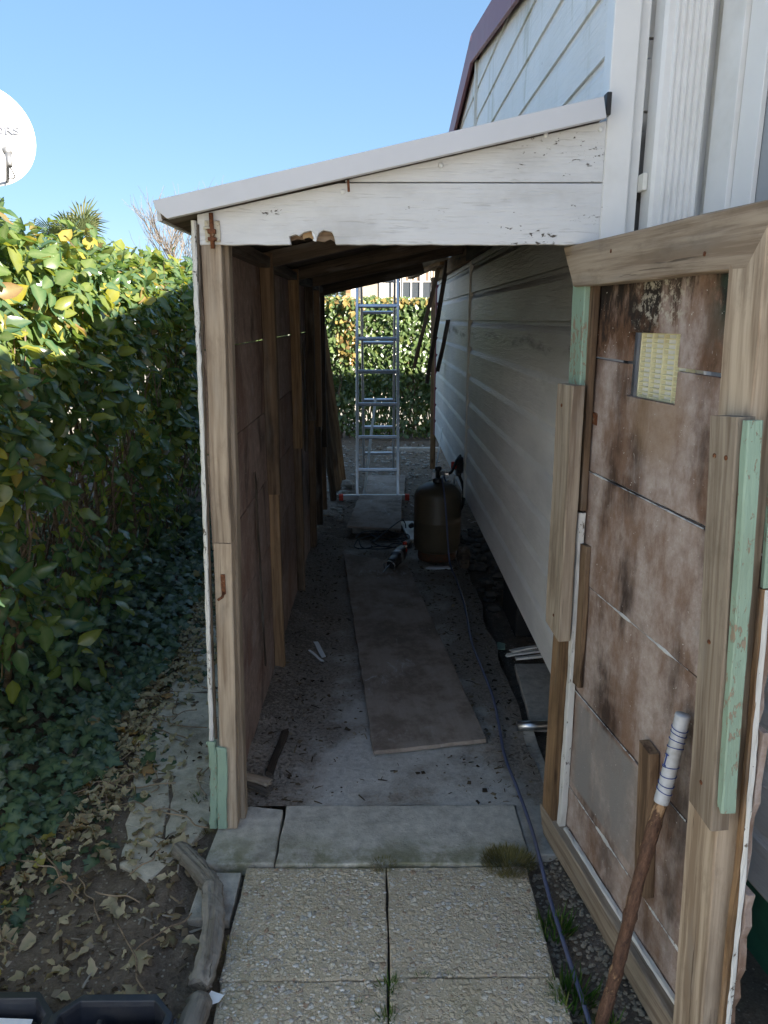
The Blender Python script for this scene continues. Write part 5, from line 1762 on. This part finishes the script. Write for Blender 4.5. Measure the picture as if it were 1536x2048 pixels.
for k in range(26):
    y = rn.uniform(1.45, 2.9)
    x = rn.uniform(-1.0, -.55)
    a = rn.uniform(0, math.pi)
    L = rn.uniform(.10, .34)
    gz0 = max(ground_z(x, y), .002) + .008
    pts = [(x + math.cos(a) * L * (t - .5) + rn.uniform(-.012, .012), y + math.sin(a) * L * (t - .5) + rn.uniform(-.012, .012), gz0 + rn.uniform(0, .012)) for t in np.linspace(0, 1, 6)]
    o = tube('twig', smooth_path(pts, 3), [.0024] * 16, M['twig_pale'], None, 5)
    zone = 'bare soil near the tool case' if y < 1.75 else 'soil beside the logs' if y < 2.1 else 'near part of the broken path' if y < 2.5 else 'far part of the broken path'
    kind_ = 'long' if L > .24 else 'short' if L < .17 else 'mid-length'
    tag(o, f'{kind_} dry twig lying {"across" if abs(math.cos(a)) > .7 else "lengthwise"} on the {zone}', 'twig', 'twigs on the left')

# logs edging the path
def log(pts, r, label, mat='bark', rough=.1, ridge=.12):
    """a weathered branch: lumpy, furrowed along its length, broken at both ends"""
    P = smooth_path(pts, 8)
    n, sides = len(P), 22
    x = (P[-1] - P[0]).normalized()
    z = Vector((0, 0, 1))
    y = z.cross(x).normalized()
    W = axes(P[0], x, y, x.cross(y))
    inv = W.inverted()
    v, f = [], []
    fur = [random.uniform(-1, 1) for _ in range(sides)]
    for i, p in enumerate(P):
        t = (P[min(i + 1, n - 1)] - P[max(i - 1, 0)]).normalized()
        s = t.cross(z).normalized()
        u = s.cross(t)
        for k in range(sides):
            a = 2 * math.pi * k / sides
            q = r * (1 + ridge * fur[k] + .16 * nz(i * .35, k * .5, 1.0, r * 50) + random.uniform(-rough, rough) * .5)
            e = 0
            if i in (0, n - 1):
                q *= .93
                e = random.uniform(-.006, .006)
            v.append(inv @ (p + s * math.cos(a) * q + u * math.sin(a) * q * .85 + t * e))
    for i in range(n - 1):
        for k in range(sides):
            a, b = i * sides + k, i * sides + (k + 1) % sides
            f.append((a, b, b + sides, a + sides))
    f.append(tuple(range(sides - 1, -1, -1)))
    f.append(tuple(range((n - 1) * sides, n * sides)))
    return tag(mesh('log', v, f, M[mat], None, W), label, 'log')
log([(-.600, 1.905, .020), (-.56, 1.865, .022), (-.505, 1.80, .022), (-.470, 1.755, .020)], .027, 'mossy log beside the broken path, nearest the shed post')
log([(-.466, 1.752, .022), (-.45, 1.69, .024), (-.430, 1.60, .024), (-.422, 1.50, .022), (-.428, 1.432, .020)], .029, 'split grey log in the middle of the log edging', 'wood_greylog')
log([(-.418, 1.398, .012), (-.420, 1.36, .016), (-.425, 1.25, .016), (-.42, 1.1, .016)], .030, 'smooth grey log at the bottom edge next to the tool case', 'wood_greylog', .03, .03)

# grass tufts, moss, weeds
GT = [(np.array([(-.04, 0, 0), (.04, 0, 0), (-.03, .5, .06), (.03, .5, .06), (0, 1, .22)]), [(0, 1, 3, 2), (2, 3, 4)], np.zeros(5))]
def tuft(name, c, rad, n, h, label, mat='grass', cat='grass', group=None, lo=0, hi=.8, lean=.55):
    an = RNG.uniform(0, 2 * math.pi, n)
    rr = rad * np.sqrt(RNG.random(n))
    p = np.stack([c[0] + rr * np.cos(an), c[1] + rr * np.sin(an) * .8, np.full(n, c[2])], 1)
    tip = np.stack([np.cos(an) * lean + RNG.normal(0, .25, n), np.sin(an) * lean + RNG.normal(0, .25, n), np.ones(n) * .9], 1)
    nn = np.stack([-np.cos(an), -np.sin(an), RNG.normal(.3, .2, n)], 1)
    o = leaf_cloud(name, GT, p, frames(tip, nn), RNG.uniform(.4, 1, n) * h, RNG.uniform(lo, hi, n), M[mat], None, Matrix.Translation(Vector(c)), None)
    return tag(o, label, cat, group)
for (c, rad, n, h, lab) in (((.024, 1.44, -.004), .028, 46, .040, 'grass tuft where the four paving slabs meet'),
                            ((.02, 1.36, -.004), .022, 40, .045, 'grass tuft in the middle joint near the bottom edge'),
                            ((.10, 1.467, -.004), .018, 26, .026, 'small grass tuft in the joint of the right slabs'),
                            ((.17, 1.469, -.004), .016, 18, .022, 'smallest grass tuft, rightmost in the joint between right slabs'),
                            ((-.05, 1.40, .0), .010, 14, .022, 'tiny weed on the lower left slab'),
                            ((.46, 1.62, -.02), .045, 90, .075, 'grass tuft on the gravel below the door corner'),
                            ((.46, 1.42, -.02), .050, 100, .085, 'grass tuft on the gravel near the bottom edge'),
                            ((.50, 1.30, -.02), .050, 90, .085, 'grass tuft behind the cord at the bottom right'),
                            ((-.205, 1.846, .0), .016, 22, .020, 'small grass tuft in the joint before the threshold'),
                            ((-.60, 2.17, .0), .028, 34, .030, 'green weed growing in a crack of the broken path')):
    tuft('grass_tuft', c, rad, n, h, lab)
tuft('moss_clump', (.375, 1.848, .006), .075, 1100, .034, 'dry yellowish moss clump at the threshold corner', 'moss', 'moss', None, 0, 1, .8)
tuft('moss_clump', (.012, 1.848, .002), .036, 260, .022, 'dry moss clump at the middle of the threshold', 'moss', 'moss', None, 0, 1, .8)
tuft('moss_clump', (-.525, 1.99, .0), .035, 160, .016, 'dark moss at the foot of the green-footed post', 'moss', 'moss', None, 0, .5, .8)
tuft('moss_clump', (-.375, 1.55, -.01), .045, 170, .030, 'brown moss between the split log and the paving', 'moss', 'moss', None, .3, 1, .8)

# ------------------------------------------------------------------ tool case and paper chip
case = thing('tool_case', (-.70, 1.17, 0), 'open dark plastic tool case at the bottom left with paper in its lid', 'tool case')
def tray(name, x0, x1, y0, y1, h, ch, wall, parent):
    """shallow moulded tray with cut corners at the far side, open on top"""
    def outline(k):
        return [(x0 + k, y0 + k), (x1 - k, y0 + k), (x1 - k, y1 - ch), (x1 - ch, y1 - k), (x0 + ch, y1 - k), (x0 + k, y1 - ch)]
    rings = [(0.012, 0), (0.0, .02), (0.0, h - .012), (-.006, h - .010), (-.006, h), (wall, h), (wall + .004, h - .012), (wall + .012, .018)]
    v, f = [], []
    for k, zz in rings:
        v += [(a, b, zz) for a, b in outline(k)]
    for i in range(len(rings) - 1):
        for q in range(6):
            a, b = i * 6 + q, i * 6 + (q + 1) % 6
            f.append((a, b, b + 6, a + 6))
    f.append((5, 4, 3, 2, 1, 0))
    f.append(tuple(range((len(rings) - 1) * 6, len(rings) * 6)))
    W = WORLD[parent.name]
    inv = W.inverted()
    return mesh(name, [inv @ Vector(p) for p in v], f, M['case_plastic'], parent, W, bevel=.003)
lid = tray('lid', -1.10, -.722, .98, 1.365, .072, .05, .012, case)
base = tray('base', -.708, -.455, .98, 1.345, .085, .045, .012, case)
box('divider', (-.62, 1.0, .02), (-.608, 1.31, .062), M['case_plastic'], base, .004)
box('divider', (-.60, 1.235, .02), (-.475, 1.30, .058), M['case_plastic'], base, .006)
box('latch', (-.449, 1.22, .02), (-.440, 1.30, .075), M['case_plastic'], base, .003)
tube('hinge_pin', [(-.715, 1.0, .066), (-.715, 1.30, .066)], .007, M['case_plastic'], base, 8)
box('insert', (-.56, 1.255, .058), (-.50, 1.268, .066), M['grey_metal'], base, .003)
pw_ = prism('paper_sheet', [(-.13, -.10), (.10, -.10), (.088, .094), (-.13, .104)], (-.86, 1.235, .030), (1, 0, 0), (0, 1, .10), .0012, M['paper'], case, 0)
for r in range(4):                                           # unreadable printed lines
    x = -.035
    while x < .072:
        w = random.uniform(.004, .014)
        if r == 0 or r > 1:
            prism('print', [(x, .072 - r * .016), (x + w, .072 - r * .016), (x + w, .0755 - r * .016), (x, .0755 - r * .016)], (-.86, 1.235, .0315), (1, 0, 0), (0, 1, .10), .0004, M['ink'], pw_, 0)
        x += w + .003
wc = prism('paper_scrap', [(-.020, .004), (-.008, -.014), (.010, -.008), (.020, .008), (.002, .013), (-.012, .018)], (-.385, 1.405, .010), (1, 0, 0), (0, 1, .25), .0012, M['white_chip'], None, 0)
tag(wc, 'small torn white scrap beside the tool case', 'scrap')

# ------------------------------------------------------------------ rear hedge
rear = thing('hedge', (0, 10.2, 0), 'clipped leafy hedge seen through the lean-to behind the ladder', 'hedge')
def rear_leaves(n):
    x = RNG.uniform(-1.9, 1.8, n)
    top = RNG.random(n) < .22
    zt = 1.80
    z = np.where(top, 0, RNG.uniform(.06, zt, n))
    d = np.abs(RNG.normal(0, .09, n)) + (RNG.random(n) < .3) * RNG.uniform(0, .4, n)
    bump = np.array([.10 * nz(a, b, 2.1, 8) for a, b in zip(x, z)])
    y = np.where(top, RNG.uniform(9.85, 10.7, n), 9.80 + bump + d)
    tz = np.array([.05 * nz(a, 4.4, 2.5) for a in x])
    z = np.where(top, zt + tz - d * .5 + .04 * RNG.random(n), z)
    keep = RNG.random(n) < np.clip((z - .05) / .6, .4, 1)
    p = np.stack([x, y, z], 1)[keep]
    m = len(p)
    tip = np.array([0, -.35, -.7]) + unit(m) * .65
    nn = np.array([.15, -.8, .5]) + unit(m) * .55
    t = np.clip(RNG.normal(.42, .17, m), .02, .7)
    t = np.where((p[:, 2] > 1.72) & (RNG.random(m) < .45), RNG.uniform(.72, .95, m), t)
    brown = (np.abs(p[:, 0] + .40) < .14) & (p[:, 2] > 1.0) & (RNG.random(m) < .45)
    t = np.where(brown, RNG.uniform(.78, 1, m), t)
    return p, frames(tip, nn), RNG.uniform(.055, .095, m), t
rp, rr_, rs_, rt_ = rear_leaves(19000)
leaf_cloud('foliage', TM, rp, rr_, rs_, rt_, M['leaf_back'], rear, WORLD[rear.name])
segs = []
for i in range(170):
    x = random.uniform(-1.8, 1.8)
    p = Vector((x, random.uniform(9.9, 10.5), 0))
    pts = [p.copy()]
    for q in range(9):
        p = p + Vector((random.uniform(-.07, .07), random.uniform(-.06, .05), random.uniform(.12, .2)))
        p.y = max(p.y, 9.82)
        pts.append(p.copy())
    segs.append((pts, [.009 - .0007 * k for k in range(10)]))
twigs('twigs', segs, M['twig'], rear)

# ------------------------------------------------------------------ neighbour's home beyond the rear hedge
NY = 16.0
nb = thing('neighbour_home', (1.2, NY, 0), 'cream neighbouring holiday home with curtained windows beyond the rear hedge', 'house')
def on_nb(name, x0, x1, z0, z1, y0, y1, mat, parent=nb, bevel=.004):
    return box(name, (x0, y0, z0), (x1, y1, z1), M[mat], parent, bevel)
on_nb('wall', -.56, 5.0, .4, 2.9, NY, NY + 3.4, 'house_white')
on_nb('corner_post', -.665, -.57, .3, 2.85, NY - .12, NY + .0, 'wood_warm')
on_nb('roof', -.85, 5.3, 2.92, 3.05, NY - .35, NY + 3.7, 'burgundy')
on_nb('eave_board', -.85, 5.3, 2.80, 2.918, NY - .35, NY - .32, 'house_white')
for (x0, x1, kind) in ((-.33, .03, 'blind'), (.09, .46, 'curtain'), (.49, .86, 'stripe'), (.90, 1.28, 'stripe'), (1.4, 1.9, 'curtain')):
    w = on_nb('window', x0, x1, 1.45, 2.62, NY - .03, NY - .002, 'glass' if kind != 'blind' else 'blind')
    for (a, b, c, d) in ((x0 - .03, x0 + .01, 1.42, 2.66), (x1 - .01, x1 + .03, 1.42, 2.66), (x0 + .011, x1 - .011, 2.60, 2.66), (x0 + .011, x1 - .011, 1.42, 1.48)):
        on_nb('frame', a, b, c, d, NY - .06, NY - .031, 'pvc', w)
    if kind != 'blind':
        on_nb('muntin', (x0 + x1) / 2 - .012, (x0 + x1) / 2 + .012, 1.481, 2.599, NY - .05, NY - .034, 'pvc', w)
        for zc in (1.95, 2.28):
            on_nb('muntin', x0 + .011, (x0 + x1) / 2 - .013, zc, zc + .022, NY - .05, NY - .034, 'pvc', w)
            on_nb('muntin', (x0 + x1) / 2 + .013, x1 - .011, zc, zc + .022, NY - .05, NY - .034, 'pvc', w)
        k = 0
        x = x0 + .02
        while x < x1 - .05:
            wd = .055
            m_ = ('curtain', 'stripe')[k % 2] if kind == 'stripe' else 'curtain'
            zlow = 2.28 if kind == 'stripe' else 1.5
            on_nb('curtain_fold', x, x + wd - .004, zlow + .02 * (k % 2), 2.59, NY - .034 + .003 * (k % 2), NY - .0305 + .003 * (k % 2) - .003, m_, w, 0) if kind == 'stripe' or k % 3 != 2 else None
            x += wd
            k += 1
# ------------------------------------------------------------------ far trees
def bare_tree(name, base, h, spread, label, seed, r0=.09, mat='twig_far'):
    rn = random.Random(seed)
    root = thing(name, base, label, 'tree')
    segs = []
    def grow(p, d, L, r, lv):
        n = 4
        pts = [p.copy()]
        for q in range(n):
            d = (d + Vector((rn.uniform(-.2, .2), rn.uniform(-.2, .2), rn.uniform(-.02, .16)))).normalized()
            p = p + d * L / n
            pts.append(p.copy())
            if lv < 5 and q > 0:
                for _ in range(2 if lv < 4 else 1):
                    e = (d + Vector((rn.uniform(-1, 1) * spread, rn.uniform(-1, 1) * spread, rn.uniform(-.1, .6)))).normalized()
                    if lv > 0 or q > 1:
                        grow(p.copy(), e, L * rn.uniform(.5, .72), r * .5, lv + 1)
        segs.append((pts, [max(.003, r * (1 - .5 * k / n)) for k in range(n + 1)]))
    grow(Vector(base), Vector((0, 0, 1)), h * .42, r0, 1)
    trunk = segs.pop()
    tube('trunk', trunk[0], trunk[1], M[mat], root, 8)
    V, F = [], []
    for pts, r in segs:
        v, f = tube_data(pts, r, 3)
        o = len(V)
        V += v
        F += [tuple(i + o for i in q) for q in f]
    W = WORLD[root.name]
    inv = W.inverted()
    mesh('crown', [inv @ Vector(p) for p in V], F, M[mat], root, W)
    return root
bare_tree('bare_tree', (-6.2, 24.5, 0), 6.4, .8, 'leafless pale tree rising behind the hedge beside the lean-to roof', 5)
# fan palm
palm = thing('palm_tree', (-4.95, 12.6, 0), 'fan palm showing its fronds above the left hedge', 'palm tree')
PT = Vector((-4.85, 12.6, 2.58))
tube('trunk', [(-4.95, 12.6, 0), (-4.93, 12.6, 1.5), tuple(PT)], [.14, .12, .10], M['bark'], palm, 12, .1)
def frond(az, el, L, tint, seed):
    rn = random.Random(seed)
    d = Vector((math.cos(az) * math.cos(el), math.sin(az) * math.cos(el), math.sin(el)))
    s = d.cross(Vector((0, 0, 1))).normalized()
    n = s.cross(d)
    hub = PT + d * L * .5 - Vector((0, 0, .04 * L))
    V, F, T = [], [], []
    v, f = tube_data([PT, PT + d * L * .25 + Vector((0, 0, .02)), hub], [.014, .011, .008], 5)
    V += [tuple(p) for p in v]
    F += f
    T += [tint] * len(v)
    nb_ = 22
    for i in range(nb_):
        a = (i / (nb_ - 1) - .5) * R(205)
        e = (d * math.cos(a) + s * math.sin(a) + n * .12).normalized()
        ll = L * .55 * (1 - .25 * abs(a) / 1.8) * rn.uniform(.88, 1.06)
        w = e.cross(n).normalized() * .017
        mid = hub + e * ll * .6
        tip = hub + e * ll - Vector((0, 0, ll * rn.uniform(.05, .28)))
        o = len(V)
        V += [tuple(hub), tuple(mid - w), tuple(mid + n * .008), tuple(mid + w), tuple(tip)]
        F += [(o, o + 1, o + 2), (o, o + 2, o + 3), (o + 1, o + 4, o + 2), (o + 2, o + 4, o + 3)]
        T += [min(1, tint + rn.uniform(-.15, .2))] * 5
    inv = WORLD[palm.name].inverted()
    mesh('frond', [inv @ Vector(p) for p in V], F, M['palm'], palm, WORLD[palm.name], attrs={'tint': T})
for i in range(22):
    frond(i * 2.4, R(-25 + (i * 37 % 100)), random.uniform(.75, 1.0), random.uniform(.2, .8), i)
# small conifer by the neighbour
con = thing('conifer', (-1.75, 33, 0), 'small dark conifer far off left of the neighbouring home', 'tree')
tube('trunk', [(-1.75, 33, 0), (-1.75, 33, 4.0)], [.12, .02], M['twig'], con, 6)
m = 2600
zc = RNG.uniform(.4, 4.1, m)
rad = (4.2 - zc) * .30 * np.sqrt(RNG.random(m)) * (1 + .25 * np.sin(zc * 9))
an = RNG.uniform(0, 2 * math.pi, m)
p = np.stack([-1.75 + rad * np.cos(an), 33 + rad * np.sin(an), zc], 1)
tip = np.stack([np.cos(an), np.sin(an), np.full(m, .1)], 1) + unit(m) * .3
leaf_cloud('crown', [leaf_template(.25, 2, .1, .1, 0, 2)], p, frames(tip, unit(m)), RNG.uniform(.15, .32, m), RNG.random(m), M['needles'], con, WORLD[con.name])

# ------------------------------------------------------------------ satellite dish
dish = thing('satellite_dish', (-3.40, 6.95, 0), 'white satellite dish on a pole above the left hedge', 'satellite dish')
DC = Vector((-3.22, 6.7, 2.98))
DN = Vector((.46, -.86, .24)).normalized()                   # points to the satellite, about south
du = Vector((0, 0, 1)).cross(DN).normalized()
dv = DN.cross(du)
def dish_mesh():
    v, f = [], []
    nr_, na = 10, 48
    for side in (0, 1):
        for i in range(nr_ + 1):
            q = i / nr_
            for k in range(na):
                a = 2 * math.pi * k / na
                v.append((.375 * q * math.cos(a), .415 * q * math.sin(a), .075 * q * q - (.006 if side else 0)))
    o = (nr_ + 1) * na
    for s in (0, 1):
        for i in range(nr_):
            for k in range(na):
                a, b = s * o + i * na + k, s * o + i * na + (k + 1) % na
                f.append((a, b, b + na, a + na) if not s else (a, a + na, b + na, b))
    for k in range(na):
        a, b = nr_ * na + k, nr_ * na + (k + 1) % na
        f.append((a, b, b + o, a + o))
    return v, f
dvv, dff = dish_mesh()
refl = mesh('reflector', dvv, dff, M['dish'], dish, axes(DC, du, dv, DN), True)
tube('pole', [(-3.40, 6.95, 0), (-3.40, 6.95, 3.0)], .025, M['grey_metal'], dish, 12)
box('mount', (-3.44, 6.80, 2.88), (-3.26, 6.97, 3.10), M['grey_metal'], dish, .006)
foot = DC - dv * .37 + du * .12 + DN * .06
lnb = Vector((-2.865, 6.30, 2.79))
arm = tube('feed_arm', [tuple(foot), tuple(lnb)], .014, M['grey_metal'], dish, 8)
feed = tube('feed_head', [tuple(lnb - DN * .02 + dv * .02), tuple(lnb - DN * .09 + dv * .07)], [.034, .030], M['grey_metal'], dish, 12)
tube('feed_cap', [tuple(lnb - DN * .09 + dv * .07), tuple(lnb - DN * .10 + dv * .077)], [.036, .034], M['pvc_old'], feed, 12)
tube('feed_box', [tuple(lnb - DN * .01), tuple(lnb - dv * .10 + DN * .01)], [.026, .024], M['grey_metal'], feed, 6)
tube('cable', smooth_path([tuple(lnb - dv * .10), tuple(lnb - dv * .16 + du * .03 - DN * .05), tuple(foot + dv * .03)], 5), .005, M['rubber'], dish, 5)
fc = bpy.data.curves.new('lettering', 'FONT')
fc.body = 'ORS'
fc.size = .085
fc.extrude = .003
fc.offset = .0012
fc.align_x = 'RIGHT'
fo = bpy.data.objects.new('lettering', fc)
COL.objects.link(fo)
dg = bpy.context.evaluated_depsgraph_get()
lm = bpy.data.meshes.new_from_object(fo.evaluated_get(dg))
bpy.data.objects.remove(fo)
lm.materials.clear()
lm.materials.append(M['ink'])
lo = bpy.data.objects.new('lettering', lm)
TXT_OFF = (.262, .045)
rq = ((TXT_OFF[0] - .03) / .375) ** 2 + (TXT_OFF[1] / .415) ** 2
tl = axes(DC + du * TXT_OFF[0] + dv * TXT_OFF[1] + DN * (.075 * rq + .014), du, dv, DN) @ Matrix.Rotation(-.16, 4, 'Y') @ Matrix.Scale(1.25, 4, (1, 0, 0))
put(lo, tl, dish)

# ------------------------------------------------------------------ stones standing proud of the paving
V, F = [], []
for i in range(2100):
    x, y = random.uniform(-.378, .425), random.uniform(1.03, 1.84)
    if abs(x - .0215) < .007 or abs(y - 1.466) < .007:
        continue
    s_ = random.uniform(.0032, .0085) * random.uniform(.7, 1.1)
    vv, f2 = rock_data((x, y, -.0005), (s_, s_ * random.uniform(.6, 1), .0026), i)
    o_ = len(V)
    V += vv
    F += [tuple(k + o_ for k in q) for q in f2]
inv = WORLD[path.name].inverted()
setting(mesh('paving_pebbles', [inv @ Vector(q) for q in V], F, M['pebble'], path, WORLD[path.name], True), 'stuff')
